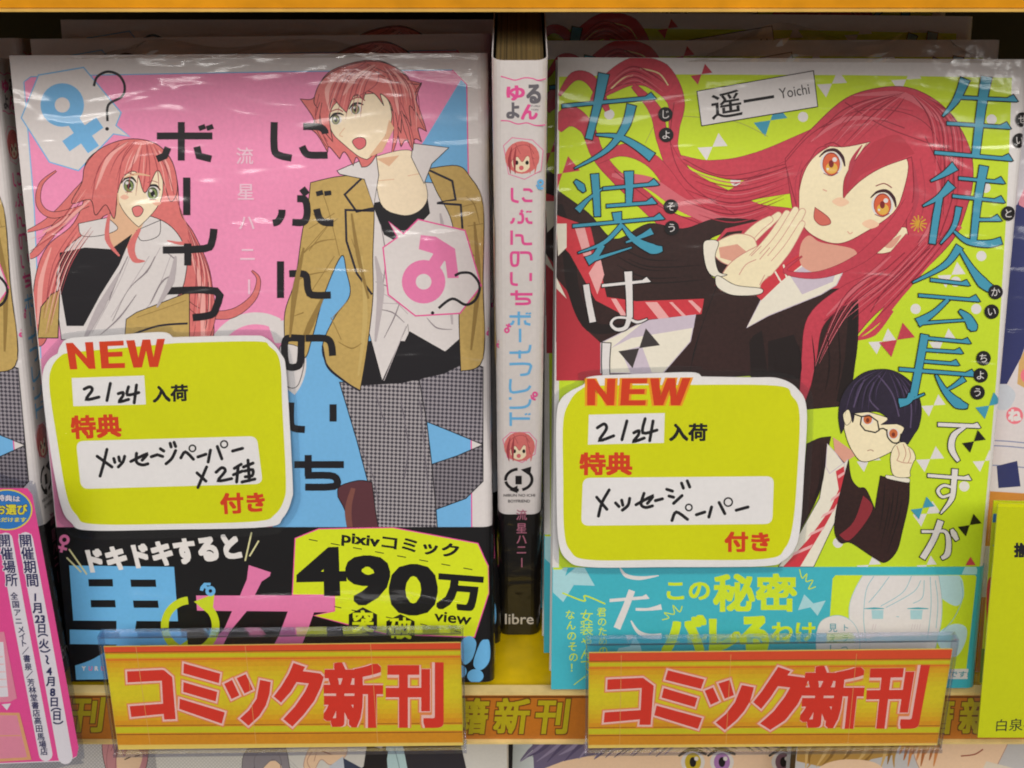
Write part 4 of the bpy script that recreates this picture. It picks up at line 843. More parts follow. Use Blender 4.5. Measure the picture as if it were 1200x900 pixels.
B.v((895, -95, 42), (850, -62, 22), (790, -30, 5)); B.v((880, -15, 44), (825, 40, 22), (755, 80, 5)); B.v((828, 40, 26), (812, 130, 30), (795, 245, 28)); B.h(912, -42, 1112, -24, wd=12); B.v((1022, -95, 38), (995, 60, 32), (975, 240, 26)); B.h(885, 36, 1112, 60, wd=12); B.h(990, 140, 1098, 140, wd=12); B.v((912, 85, 26), (890, 170, 20), (832, 245, 5)); B.v((890, 190, 8), (950, 235, 22), (1040, 246, 30), (1098, 232, 30)); B.draw(A)
B = Brush(TEALT, BLK2, 4.5)
B.v((915, 258, 34), (850, 340, 24), (710, 416, 5)); B.v((915, 268, 10), (965, 350, 24), (1015, 415, 44), (1060, 448, 30)); B.h(788, 404, 958, 424, wd=12, k=.8); B.h(736, 472, 1002, 494, wd=12); B.v((865, 490, 14), (800, 550, 22), (732, 592, 40)); B.v((735, 596, 14), (830, 588, 10), (960, 580, 8)); B.v((915, 540, 10), (950, 570, 34), (972, 610, 44), (975, 628, 16)); B.draw(A)
B = Brush(TEALT, BLK2, 4.5)
B.v((762, 645, 34), (738, 780, 32), (712, 915, 32)); B.h(770, 660, 962, 678, wd=12, k=.8); B.h(765, 712, 928, 722, wd=12, k=.8); B.h(760, 762, 912, 774, wd=12, k=.8); B.h(650, 796, 985, 822, wd=14); B.v((705, 905, 30), (690, 935, 26), (650, 945, 40)); B.v((648, 940, 16), (700, 930, 10), (760, 905, 6)); B.v((812, 822, 8), (850, 890, 24), (905, 945, 44), (950, 960, 14)); B.v((935, 838, 26), (890, 870, 14), (850, 892, 6)); B.draw(A)
B = Brush(WHT, BLK2, 4); A.zoom(880, 440, 3.75)
B.h(820, 214, 1005, 222, wd=16, k=.7); B.v((940, 225, 10), (890, 262, 26), (880, 320, 28), (910, 375, 14)); B.h(775, 438, 965, 452, wd=14, k=.7); B.v((895, 410, 26), (890, 470, 24), (880, 540, 22), (832, 605, 6)); B.v((880, 490, 10), (845, 482, 12), (820, 505, 14), (840, 532, 12), (878, 520, 10))
B.v((748, 684, 12), (800, 684, 12), (850, 684, 14), (866, 720, 22), (862, 780, 26), (836, 802, 14)); B.v((832, 636, 28), (800, 720, 26), (752, 802, 26)); B.v((880, 674, 12), (890, 695, 26), (905, 722, 16)); B.draw(A)
for c, x, y in (('じ', 779.5, 134), ('よ', 780.5, 158), ('そ', 786, 242), ('う', 787, 267), ('せ', 1198, 140), ('い', 1194.5, 164.5), ('と', 1181, 250), ('か', 1166, 342), ('い', 1161.5, 365), ('ち', 1152, 419.5), ('よ', 1148.5, 439.5), ('う', 1145, 459.5)):
    A.zoom(0, 0, 1); A.disc(x, y, 8.6, BLK2, 24); A.char(c, x, y, 11.5, WHT, 0)
jb = Builder(); wrap_body(jb, WHT, 0, -BH / 2, BH / 2); A.add_to(jb)
# spine print of the second title (only slivers of it ever show)
S = Art(Matrix.Identity(4), (-BT / 2 + .0004, -BH / 2, BT / 2 - .0004, BH / 2), to=spine_to); S.local = True
S.poly([(-.004, .02), (.004, .02), (.004, -.03), (-.004, -.03)], CRIM); S.add_to(jb)
jacket_b = jb.mesh('jacket')
VB2 = cast(800, 664.5, M_RIGHT)[1]
D = Art(M_RIGHT, (-BW / 2 + .0002, -BH / 2 + .0001, BW / 2 - BR, VB2), h=OFF + 1e-5)
YG = film('cbe22c')
D.zoom(640, 640, 4)
D.poly([(30, 90), (105, 90), (90, 140), (150, 90), (175, 92), (228, 186), (130, 182), (80, 262), (30, 215)], PT); D.poly([(30, 84), (110, 84), (70, 110), (30, 110)], YG)
D.poly([(415, 420), (440, 460), (450, 500), (330, 500), (340, 478), (392, 470)], PT)
D.pen([[(78, 220), (178, 258), (182, 232), (275, 270)]], 7, YG)
D.stroke([(345, 100, 4), (375, 138, 18), (440, 150, 18), (528, 138, 4)], 0, WHT)
B = Brush(WHT, WHT, .5); B.h(298, 255, 482, 240, wd=14, k=.7); B.v((402, 208, 30), (372, 290, 30), (332, 385, 32)); B.v((420, 296, 12), (480, 296, 12), (540, 285, 26)); B.v((398, 350, 5), (430, 400, 16), (480, 422, 22), (540, 422, 26)); B.draw(D)
D.column('なんのその！', (112, 322), (132, 570), 48, YG, .012); D.column('女装ゃんて', (190, 330), (190, 560), 66, YG, .0); D.column('君のための', (260, 310), (268, 490), 46, YG, .012)
D.word('この', (565, 168, 768, 252), YG, .03); D.word('秘密', (782, 128, 1176, 308), YG, .03)
D.word('バ', (540, 322, 752, 505), YG, .045); D.word('レ', (762, 340, 912, 500), YG, .05); D.word('る', (905, 326, 1045, 510), YG, .05); D.word('わけ', (1056, 356, 1262, 445), YG, .03)
D.pen([[(545, 345), (575, 335), (555, 312), (600, 318), (595, 278), (625, 308), (637, 282)]], 5, YG); D.pen([[(1188, 110), (1200, 150), (1222, 130), (1218, 165), (1250, 160), (1230, 200), (1262, 190)]], 5, YG)
D.stroke([(130, 650), (195, 600)], 4, YG)
D.zoom(930, 640, 5)
D.poly([(62, 282), (115, 335), (188, 318), (140, 408), (98, 358), (25, 375)], PT)
D.poly([(245, 170), (1060, 168), (1072, 180), (1012, 720), (190, 720), (228, 190)], YG)
D.poly([(1035, 60), (1010, 105), (1060, 105)], CRIM); D.poly([(1010, 106), (1062, 106), (1090, 165), (985, 165)], PT)
LINE = film('86bcc8')
D.blob([(860, 300), (950, 350), (995, 300), (992, 210), (970, 171, 1), (800, 171, 1), (820, 240)], film('b8dce4')); D.blob([(840, 520), (900, 470), (960, 455), (1012, 480), (1006, 560), (960, 640), (900, 640), (850, 580)], film('bfe0e8'))
D.blob([(405, 172, 1), (365, 240), (330, 330), (325, 420), (345, 560), (360, 720, 1), (800, 720, 1), (840, 560), (866, 430), (868, 300), (850, 172, 1)], WHT, LINE, 3)
for s in ([(690, 175), (640, 270), (510, 352)], [(745, 200), (700, 270), (540, 360)], [(470, 175), (425, 260), (410, 420), (425, 560)], [(800, 180), (805, 350), (785, 540)], [(765, 200), (755, 300), (700, 335)], [(560, 178), (500, 260), (440, 330)], [(830, 200), (845, 330), (835, 480)], [(980, 200), (990, 300), (940, 420), (870, 500)]): D.stroke(s, 4, LINE)
for x0, x1, y in ((412, 530, 366), (665, 790, 366)):
    D.stroke([(x0, y, 3), ((x0 + x1) / 2, y - 2, 12), (x1, y, 4)], 0, film('4aa6b4')); D.poly([(x0 + 44, y + 8), (x1 - 4 if x0 < 500 else x1 - 36, y + 8), (x1 - 6 if x0 < 500 else x1 - 40, y + 60), (x0 + 48, y + 60)] if x0 < 500 else [(x0 + 18, y + 8), (x1 - 34, y + 8), (x1 - 40, y + 62), (x0 + 20, y + 62)], film('a4cdd6'))
D.stroke([(602, 412), (618, 414)], 4, LINE)
for x in (460, 475, 690, 705, 720, 735): D.stroke([(x + 8, 455), (x, 490)], 2.5, film('c8b8c0'))
D.blob([(130, 545), (160, 440), (255, 405), (340, 440), (385, 530), (370, 660), (250, 720), (150, 660)], WHT, LINE, 3)
D.column('トラつ', (303, 478), (298, 602), 46, film('4c98a8'), .01); D.column('見えし', (230, 478), (228, 602), 54, film('4c98a8'), .01)
D.poly([(880, 720), (1052, 718), (1046, 778), (880, 778)], WHT); D.word('です!', ((915, 732), (1028, 732), (1022, 768), (910, 768)), film('4c98a8'), .02)
db = Builder(); wrap_body(db, TEAL, OFF, -BH / 2, VB2, .0002); D.add_to(db); band_b = db.mesh('paper_band')
G_B = 'copies of the lime green comic'
book_b = make_book(jacket_b, band_b, 'lime green comic standing face-out at right with a NEW card on it', M_RIGHT, G_B)
copy_book(book_b, 'lime green comic just behind the front right one, its left margin peeping out', behind(M_RIGHT, 1, 1, -.0022), G_B)
copy_book(book_b, 'third lime green comic back in the right stack, a dim strip with red hair', behind(M_RIGHT, 2, 1, -.006, .0025), G_B)
copy_book(book_b, 'rearmost lime green comic of the right stack, its author plate dim under the upper shelf', behind(M_RIGHT, 3, 1, -.008, .011), G_B)

def film_flap(book, x0, x1, rise, seed):
    rnd = random.Random(seed); b = Builder(); nx, ny = 44, 5; G = []
    ph = [rnd.uniform(0, 6.28) for _ in range(6)]
    for i in range(nx + 1):
        u = i / nx; col = []; env = sin(pi * u) ** .6
        for j in range(ny + 1):
            v = j / ny; x = x0 + (x1 - x0) * u
            wv = .0012 * sin(u * 21 + ph[0]) + .0008 * sin(u * 47 + ph[1] + v * 3) + rnd.uniform(-.0005, .0005)
            col.append((x + .002 * v * sin(u * 9 + ph[2]), BH / 2 - .0010 + rise * v * env * (1 + .35 * sin(u * 13 + ph[3])), .0004 + v * (1 - v) * .003 - .004 * v + wv * v))
        G.append(col)
    m = clear('fbfbfa', .1, True, .0004)
    for i in range(nx):
        for j in range(ny): b.face([G[i][j], G[i + 1][j], G[i + 1][j + 1], G[i][j + 1]], m)
    b.build('wrap_flap', book)
film_flap(book_b, -.03, .055, .0085, 3); film_flap(book_a, -.05, .04, .0045, 8)
# ------------------------------------------------------------------ yellow NEW cards taped on the two front comics
def card(name, label, Mbook, outer, inner, lam, draw, group, lift=.0010):
    M = Mbook @ Matrix.Translation((0, 0, lift)); o = empty(name, M, label, 'notice card', group)
    loc = lambda pts, h=0: [tuple(cast(x, y, M, h)[:2]) for x, y in pts]
    b = Builder(); b.slab(loc(spline(outer)), 0, .0004, ink('efedee', .35, .6)); A = Art(M, h=.00041); A.h0 = .0004
    A.poly(spline(inner), ink('d9de00', .35, .6)); draw(A); A.add_to(b); b.build('printed_card', o)
    b = Builder(); b.slab(loc(spline(lam)), -.0003, -.0002, clear('fafbfc', .08)); b.slab(loc(spline(lam)), .0006, .0007, clear('fdfdfd', .1)); b.build('laminate', o)
    return o
CR = ink('d8401c', .35, .6); CK = ink('18161c', .35, .6); CW = ink('efedee', .35, .6); CO = ink('f0a020', .35, .6)
def draw_l(A):
    A.quad((77, 402), (192, 397), (190, 430), (82, 433)); [A.poly(BLOCK[c], CR) for c in 'NEW']; A.zoom(0, 0, 1)
    A.poly([(84, 443), (169, 440), (171, 474), (86, 476)], CW); A.poly(rounded([(89, 517), (301, 511), (308, 567), (95, 573)], 9), CW)
    A.word('入荷', ((179, 452), (220, 450), (221, 470), (179, 472)), CK, .035); A.word('特典', ((82, 487), (141, 485), (143, 512), (84, 515)), CR, .04); A.word('付き', ((257, 578), (310, 576), (311, 600), (259, 603)), CR, .04)
    A.zoom(0, 440, 3.75)
    A.pen([[(370, 60), (395, 50), (405, 65), (380, 105), (435, 95)], [(485, 35), (470, 110)], [(520, 80), (540, 75), (540, 90), (525, 115), (565, 105)], [(565, 50), (560, 85), (610, 75)], [(600, 42), (590, 120)],
      [(470, 325), (455, 390), (440, 442)], [(427, 355), (492, 402)], [(500, 365), (505, 382)], [(522, 358), (526, 376)], [(548, 355), (540, 380), (520, 402)], [(575, 378), (645, 345), (625, 372)], [(600, 342), (600, 380), (625, 393), (650, 388)], [(665, 357), (692, 348)],
      [(705, 322), (720, 332)], [(698, 350), (715, 356)], [(730, 388), (755, 365), (772, 330)], [(748, 298), (752, 314)], [(765, 294), (772, 312)], [(795, 362), (815, 336), (850, 368)], [(870, 358), (905, 346)], [(925, 328), (915, 380)], [(955, 312), (975, 366)], [(1022, 332), (1066, 320)],
      [(866, 428), (905, 464)], [(908, 402), (870, 492)], [(950, 425), (975, 405), (990, 420), (960, 462), (1018, 453)], [(1030, 408), (1060, 390)], [(1047, 398), (1040, 468)], [(1026, 436), (1066, 420)], [(1070, 402), (1112, 385)], [(1090, 372), (1096, 462)], [(1075, 420), (1110, 414), (1108, 440), (1078, 445)], [(1064, 468), (1120, 455)]], 14, CK)
    A.ring(846, 320, 14, 7, CK); A.ring(985, 302, 15, 7, CK)
card('new_arrival_card', 'yellow NEW card on the pink comic, handwritten with two kinds of message paper', M_LEFT,
     [(72, 404), (84, 396), (140, 392), (190, 389), (203, 395, 1), (290, 393), (312, 396), (330, 415), (336, 440), (343, 560), (342, 585), (332, 606), (312, 617), (200, 620), (104, 621), (84, 612), (72, 592), (60, 530), (51, 462), (51, 436), (58, 421), (68, 414, 1)],
     [(60, 432), (70, 418), (84, 413), (140, 408), (206, 402, 1), (300, 400), (316, 406), (328, 424), (331, 480), (335, 560), (333, 585), (322, 603), (300, 611), (200, 614), (108, 614), (90, 604), (78, 580), (66, 510), (58, 455)],
     [(66, 400), (84, 389), (192, 382), (210, 389), (300, 386), (328, 394), (344, 430), (352, 560), (350, 594), (334, 618), (310, 627), (200, 630), (100, 631), (76, 618), (63, 590), (44, 460), (44, 428)], draw_l, 'yellow NEW cards')
def draw_r(A):
    A.quad((688, 444), (808, 443), (802, 475), (688, 475)); [A.stroke(BLOCK[c] + BLOCK[c][:1], 46, CO, smooth=False) for c in 'NEW']; [A.poly(BLOCK[c], CR) for c in 'NEW']; A.zoom(0, 0, 1)
    A.poly([(690, 486), (779, 484), (778, 519), (689, 521)], CW); A.poly(rounded([(683, 560), (907, 558), (905, 614), (681, 616)], 9), CW)
    A.word('入荷', (784, 496, 829, 517), CK, .035); A.word('特典', (679, 530, 741, 557), CR, .04); A.word('付き', (849, 623, 902, 647), CR, .04)
    A.zoom(580, 440, 3.75)
    A.pen([[(450, 230), (480, 213), (490, 235), (460, 285), (522, 265)], [(580, 200), (558, 282)], [(610, 252), (632, 243), (630, 262), (610, 290), (656, 275)], [(660, 190), (650, 252), (712, 240)], [(695, 200), (680, 287)],
      [(502, 503), (470, 560), (455, 618)], [(447, 535), (492, 588)], [(530, 560), (545, 576)], [(557, 548), (562, 570)], [(592, 540), (585, 570), (560, 592)], [(620, 568), (692, 530), (670, 562)], [(655, 518), (642, 565), (662, 580), (692, 573)], [(705, 550), (736, 542)],
      [(755, 500), (780, 508)], [(765, 530), (785, 535)], [(785, 562), (822, 528)], [(820, 473), (828, 495)], [(845, 463), (856, 490)], [(778, 637), (797, 600), (846, 632)], [(885, 612), (922, 600)], [(952, 578), (940, 622)], [(985, 558), (1010, 607)], [(1060, 592), (1112, 578)]], 14, CK)
    A.ring(852, 580, 14, 7, CK); A.ring(1025, 556, 18, 7, CK)
card('new_arrival_card', 'yellow NEW card on the lime green comic, handwritten with message paper', M_RIGHT,
     [(684, 450), (692, 441), (750, 438), (810, 436), (822, 441, 1), (880, 442), (912, 443), (934, 455), (945, 480), (942, 550), (938, 612), (932, 640), (918, 656), (894, 663), (780, 664), (690, 664), (664, 655), (654, 630), (652, 560), (652, 490), (657, 468), (670, 457, 1)],
     [(668, 470), (680, 457), (700, 452), (800, 451), (910, 452), (928, 464), (937, 486), (934, 560), (929, 615), (920, 642), (896, 655), (780, 656), (690, 656), (668, 645), (661, 620), (660, 560), (660, 495)],
     [(676, 446), (690, 434), (812, 429), (830, 434), (912, 436), (942, 450), (953, 480), (946, 612), (938, 646), (918, 664), (894, 671), (690, 672), (656, 662), (646, 630), (644, 490), (652, 460)], draw_r, 'yellow NEW cards')
# ------------------------------------------------------------------ clear sign holders with the red and gold signs
SG = ink('d8901a', .4, .3, .08); SY = ink('d0c61c', .4, .3, .06); SR = ink('e2502a', .4, .3); SB = ink('8a4a14', .4, .3); RR = ink('dc3624', .4, .3); PKO = ink('f2c4b8', .4, .3); GLW = ink('e88a4c', .4, .3); SA = ink('d4ae1c', .4, .3, .08)
CLR = clear('fcfdff', .04); EDGE = clear('e9ebf5', .06, True, .0002)
def sign(label, M, W, H, q, chars):
    o = empty('shelf_sign', M, label, 'shelf sign', 'red lettered new comics signs')
    x0, x1, y0, y1 = -W / 2, W / 2, -H / 2, H / 2
    b = Builder(); b.box((x0, y0, .0009), (x1, y1, .0017), CLR); b.box((x0, y0, -.0026), (x1, y1, -.0018), CLR); b.build('clear_holder', o)
    b = Builder(); b.box((x0, y1 + .0001, -.0022), (x1, y1 + .0008, .0018), EDGE); b.box((x0 - .0006, y0, -.0022), (x0 - .0001, y1 + .0008, .0018), EDGE); b.box((x1 + .0001, y0, -.0022), (x1 + .0006, y1 + .0008, .0018), EDGE)
    b.box((x0 - .0008, y0 - .0013, -.0026), (x1 + .0008, y0 - .0001, .0022), EDGE); b.build('holder_edge', o)
    b = Builder(); yt = y1 - .0034
    b.box((x0 + .0003, y0 + .0002, 0), (x1 - .0003, yt, .0004), ink('e8c860', .4))
    A = Art(M, (x0 + .0004, y0 + .0003, x1 - .0004, yt - .0001), h=.00041); A.h0 = .0004; A.quad(*q)
    band = lambda a, c, m: A.poly([(-30, a), (1030, a), (1030, c), (-30, c)], m)
    band(0, 1000, SG)
    for k in range(14):
        t = sin(pi * (k + .5) / 14) ** .8; c0, c1 = (0xe0, 0x90, 0x18), (0xde, 0xcc, 0x20)
        band(122 + k * 48.6, 122 + (k + 1) * 48.6, ink(tuple(int(c0[j] + (c1[j] - c0[j]) * t) for j in range(3)), .4, .3, .08))
    A.h += 1e-7; band(-40, 62, SR); band(62, 70, SB); band(84, 122, SY); band(138, 146, SR); band(802, 808, SB); band(820, 880, SY); band(892, 900, SB)
    for kind, c, mp in chars:
        if kind == 'poly':
            A.zoom(*mp); 
            for p in c: A.stroke(p + p[:1], 26, GLW, smooth=False)
            for p in c: A.stroke(p + p[:1], 16, PKO, smooth=False)
        else:
            A.zoom(0, 0, 1); A.word(c, mp, GLW, .085); A.word(c, mp, PKO, .062)
    for kind, c, mp in chars:
        if kind == 'poly':
            A.zoom(*mp)
            for p in c: A.poly(p, RR)
        else: A.zoom(0, 0, 1); A.word(c, mp, RR, .034)
    A.zoom(0, 0, 1)
    A.quad(*q)
    for x in (90, 395, 745): A.poly([(x, 0), (x + 1.2, 0), (x + 4.2, 1000), (x + 3, 1000)], ink('e0b060', .4, .3))
    A.add_to(b); b.build('paper_insert', o)
    return o
KO = [(558, 475), (712, 468), (722, 470), (757, 500), (772, 685), (722, 687), (719, 662), (577, 676), (570, 628), (717, 617), (711, 516), (561, 524)]
MI = [[(808, 440), (968, 485), (962, 527), (806, 483)], [(806, 522), (955, 565), (948, 607), (805, 565)], [(790, 595), (988, 655), (975, 705), (788, 640)]]
TU = [[(985, 530), (1020, 512), (1052, 580), (1018, 597)], [(1040, 505), (1080, 487), (1112, 555), (1075, 572)], [(1143, 512), (1190, 522), (1184, 575), (1168, 625), (1140, 670), (1092, 714), (1055, 682), (1095, 645), (1128, 595)]]
KU = [(165, 438), (216, 455), (206, 474), (282, 484), (298, 500), (284, 545), (256, 605), (210, 665), (160, 718), (120, 685), (172, 628), (215, 565), (232, 528), (178, 522), (152, 565), (110, 612), (78, 585), (112, 540), (145, 485)]
sign('red lettered gold sign in a clear holder in front of the pink comic', pose((20.03, .61, .46), (-.0664, -.0906, -.352)), .1039, .0393,
     ((121, 757), (541, 753), (545, 870), (138, 873)),
     [('poly', [KO] + MI + TU, (0, 660, 3.75)), ('poly', [KU], (300, 660, 3.75)), ('w', '新', (379, 776, 449, 853)), ('w', '刊', (452, 776, 520, 853))])
S_ = lambda P, dx, dy: [(x + dx, y + dy) for x, y in P]
KO2 = [(495, 510), (650, 503), (698, 538), (684, 710), (634, 710), (637, 686), (478, 700), (482, 655), (640, 645), (645, 548), (493, 556)]
MI2 = [[(760, 470), (920, 510), (905, 552), (748, 512)], [(742, 548), (890, 592), (878, 632), (732, 590)], [(710, 625), (910, 680), (892, 728), (700, 668)]]
TU2 = [[(922, 560), (958, 545), (985, 605), (948, 622)], [(982, 528), (1032, 512), (1050, 580), (1010, 595)], [(1085, 535), (1138, 545), (1122, 605), (1095, 650), (1060, 690), (1010, 732), (970, 700), (1015, 662), (1055, 610)]]
KU2 = [(120, 455), (174, 474), (160, 492), (235, 502), (250, 518), (232, 565), (205, 620), (150, 690), (85, 732), (40, 704), (100, 650), (150, 585), (172, 546), (118, 540), (85, 590), (45, 640), (10, 610), (48, 562), (90, 500)]
sign('red lettered gold sign in a clear holder in front of the lime green comic', pose((24.35, -.84, 1.02), (.0749, -.0915, -.352)), .1053, .0388,
     ((690, 768), (1111, 765), (1096, 871), (688, 873)),
     [('poly', [KO2] + MI2 + TU2, (580, 660, 3.75)), ('poly', [KU2], (880, 660, 3.75)), ('w', '新', ((943, 780), (1016, 780), (1008, 854), (936, 854))), ('w', '刊', ((1018, 780), (1090, 779), (1076, 854), (1012, 854)))])

# ------------------------------------------------------------------ notices hung on the rail at the picture edges
def plane_at(px, py, y, lean, roll=0):
    """a frame standing at depth y on the sight line of a photo pixel, leaning back by lean degrees"""
    d = MC.to_3x3() @ Vector(((px - 600) / F, (450 - py) / F, -1)); o = Vector((0, 0, CAM_Z)); p = o + d * (y / d.y)
    return Matrix.Translation(p) @ Matrix.Rotation(pi / 2 - radians(lean), 4, 'X')
M = plane_at(60, 870, RAIL_Y - .012, 12)
o = empty('laminated_notice', M, 'pink laminated notice with white vertical date and place strips at the lower left', 'notice')
loc = lambda pts, h=0: [tuple(cast(x, y, M, h)[:2]) for x, y in pts]
MAG = ink('ea4f9a', .35, .5); MAGL = ink('e58fa8', .35, .5); MAGP = ink('eec4c8', .35, .5); NB = ink('22265a', .35, .5); LB = ink('2f7fcc', .35, .5); YE = ink('e6dc3a', .35, .5); NW = ink('e6e2ea', .35, .5); PEA = ink('e2a878', .35, .5); KK = ink('1c1c28', .35, .5)
b = Builder(); b.slab(loc([(-90, 572), (32, 572), (38, 580), (92, 876), (90, 886), (80, 891), (-70, 897)]), 0, .0004, NW); A = Art(M, h=.00041); A.h0 = .0004
A.poly([(-90, 572), (32, 572), (38, 580), (92, 876), (90, 886), (80, 891), (-70, 897)], MAG)
A.zoom(0, 560, 5)
A.disc(42, 187, 148, YE, 40, 120); A.disc(42, 187, 140, LB, 40, 113)
A.word('特典は', ((-18, 96), (118, 106), (118, 142), (-18, 134)), NW, .03, NB, .04); A.word('お選び', ((-26, 155), (160, 155), (162, 216), (-26, 216)), YE, .03, NB, .04); A.word('いただけます', ((-66, 232), (154, 232), (154, 258), (-66, 258)), YE, .03)
A.stroke([(150, 360), (250, 890), (383, 1635)], 86, NW, smooth=False, caps=True); A.stroke([(34, 360), (110, 790), (268, 1620)], 80, NW, smooth=False, caps=True)
for c, x, y in (('開', 150, 370), ('催', 162, 445), ('期', 176, 522), ('間', 190, 600)): A.char(c, x, y, 82, NB, .022, NW, .05, 0, .95, .1)
for c, x, y in (('開', 26, 368), ('催', 40, 445), ('場', 54, 522), ('所', 68, 598)): A.char(c, x, y, 80, NB, .022, NW, .05, 0, .95, .1)
A.char('1', 207, 698, 62, NB, .035); A.char('月', 222, 762, 66, NB, .03, sx=1.0, skew=.1); A.char('23', 234, 826, 62, NB, .035); A.char('日', 245, 882, 60, NB, .03)
A.zoom(0, 720, 5)
for c, x, y, r in (('（', 250, 122, 84), ('火', 257, 172, 0), ('）', 265, 214, 84), ('〜', 276, 265, 75), ('月', 300, 392, 0), ('日', 318, 512, 0), ('（', 327, 555, 84), ('日', 334, 592, 0), ('）', 341, 634, 84)): A.char(c, x, y, 60, NB, .03, rot=r)
A.char('4', 289, 332, 62, NB, .035); A.char('8', 309, 454, 62, NB, .035)
for c, x, y, r in (('全', 84, -108, 0), ('国', 93, -60, 0), ('ア', 102, -12, 0), ('ニ', 110, 38, 0), ('メ', 124, 88, 0), ('イ', 132, 128, 0), ('ト', 138, 168, 0), ('／', 150, 212, 0), ('書', 158, 258, 0), ('泉', 166, 306, 0), ('／', 174, 352, 0), ('芳', 182, 398, 0), ('林', 191, 442, 0), ('堂', 199, 487, 0), ('書', 207, 532, 0), ('店', 214, 577, 0), ('高', 222, 622, 0), ('田', 230, 668, 0), ('馬', 240, 715, 0), ('場', 250, 760, 0), ('店', 259, 802, 0)): A.char(c, x, y, 46, NB, .018, rot=r, sx=.98, skew=.1)
A.poly([(-300, 120), (25, 100), (100, 490), (60, 510), (-300, 530)], MAGL); A.poly([(-300, 170), (20, 160), (50, 480), (-300, 500)], NW)
A.poly([(-300, 570), (115, 575), (185, 850), (-300, 880)], PEA); A.poly([(-300, 585), (100, 590), (160, 835), (-300, 860)], MAGL); A.poly([(-300, 710), (120, 705), (122, 711), (-300, 716)], PEA); A.poly([(10, 525), (65, 520), (42, 560)], NW)
for yy in range(0, 5): A.stroke([(-60, 250 + yy * 44), (20 + yy * 6, 246 + yy * 44)], 7, MAGP, smooth=False)
A.add_to(b); b.build('printed_sheet', o)
lam = spline([(-100, 562), (24, 563), (38, 568), (44, 580), (70, 720), (97, 872), (95, 890), (82, 897), (-80, 903)])
b = Builder(); b.slab(loc(lam), .0006, .0007, clear('fcfcfd', .08)); b.slab(loc(lam), -.0003, -.0002, clear('e8eaf0', .08)); b.build('laminate', o)

M = plane_at(1170, 850, RAIL_Y - .010, 9)
loc = lambda pts, h=0: [tuple(cast(x, y, M, h)[:2]) for x, y in pts]
o = empty('yellow_card', M, 'plain yellow green card with small dark characters at the lower right corner', 'notice')
b = Builder(); b.slab(loc([(1169, 589), (1290, 592), (1262, 863), (1145, 863)]), 0, .0005, ink('d8dd0a', .4, .3)); A = Art(M, h=.00051); A.h0 = .0005
A.char('揃', 1197, 645, 17, KK, .05); A.char('え', 1214, 645, 17, KK, .05); A.word('白泉社', ((1168, 843), (1216, 841), (1215, 856), (1167, 857)), KK, .004); A.add_to(b); b.build('printed_card', o)
b = Builder(); b.slab(loc([(1160, 592), (1300, 594), (1270, 866), (1136, 867)]), .0008, .0010, clear('fcfdfc', .08)); b.build('sleeve', o)
M = plane_at(1165, 800, RAIL_Y - .0005, 11)
loc = lambda pts, h=0: [tuple(cast(x, y, M, h)[:2]) for x, y in pts]
o = empty('yellow_leaflet', M, 'yellow leaflet with a blue bar and red blot, tucked behind the plain yellow card', 'leaflet')
b = Builder(); b.slab(loc([(1164, 586), (1260, 588), (1236, 802), (1148, 800)]), 0, .0004, ink('c9d41a', .4, .3)); A = Art(M, (loc([(1160, 600)])[0][0] - .02, -.02, 1, 1), h=.00041); A.h0 = .0004
A.poly([(1164, 602), (1260, 604), (1258, 613), (1163, 612)], ink('2a6fc4', .4)); A.blob([(1158, 680), (1172, 676), (1176, 700), (1170, 732), (1160, 746), (1156, 720)], ink('cc3848', .4)); A.poly([(1150, 760), (1180, 764), (1174, 801), (1148, 800)], ink('6f8a34', .4)); A.stroke([(1164, 640), (1180, 632), (1186, 622)], 3, ink('4a9ac0', .4)); A.add_to(b); b.build('printed_sheet', o)

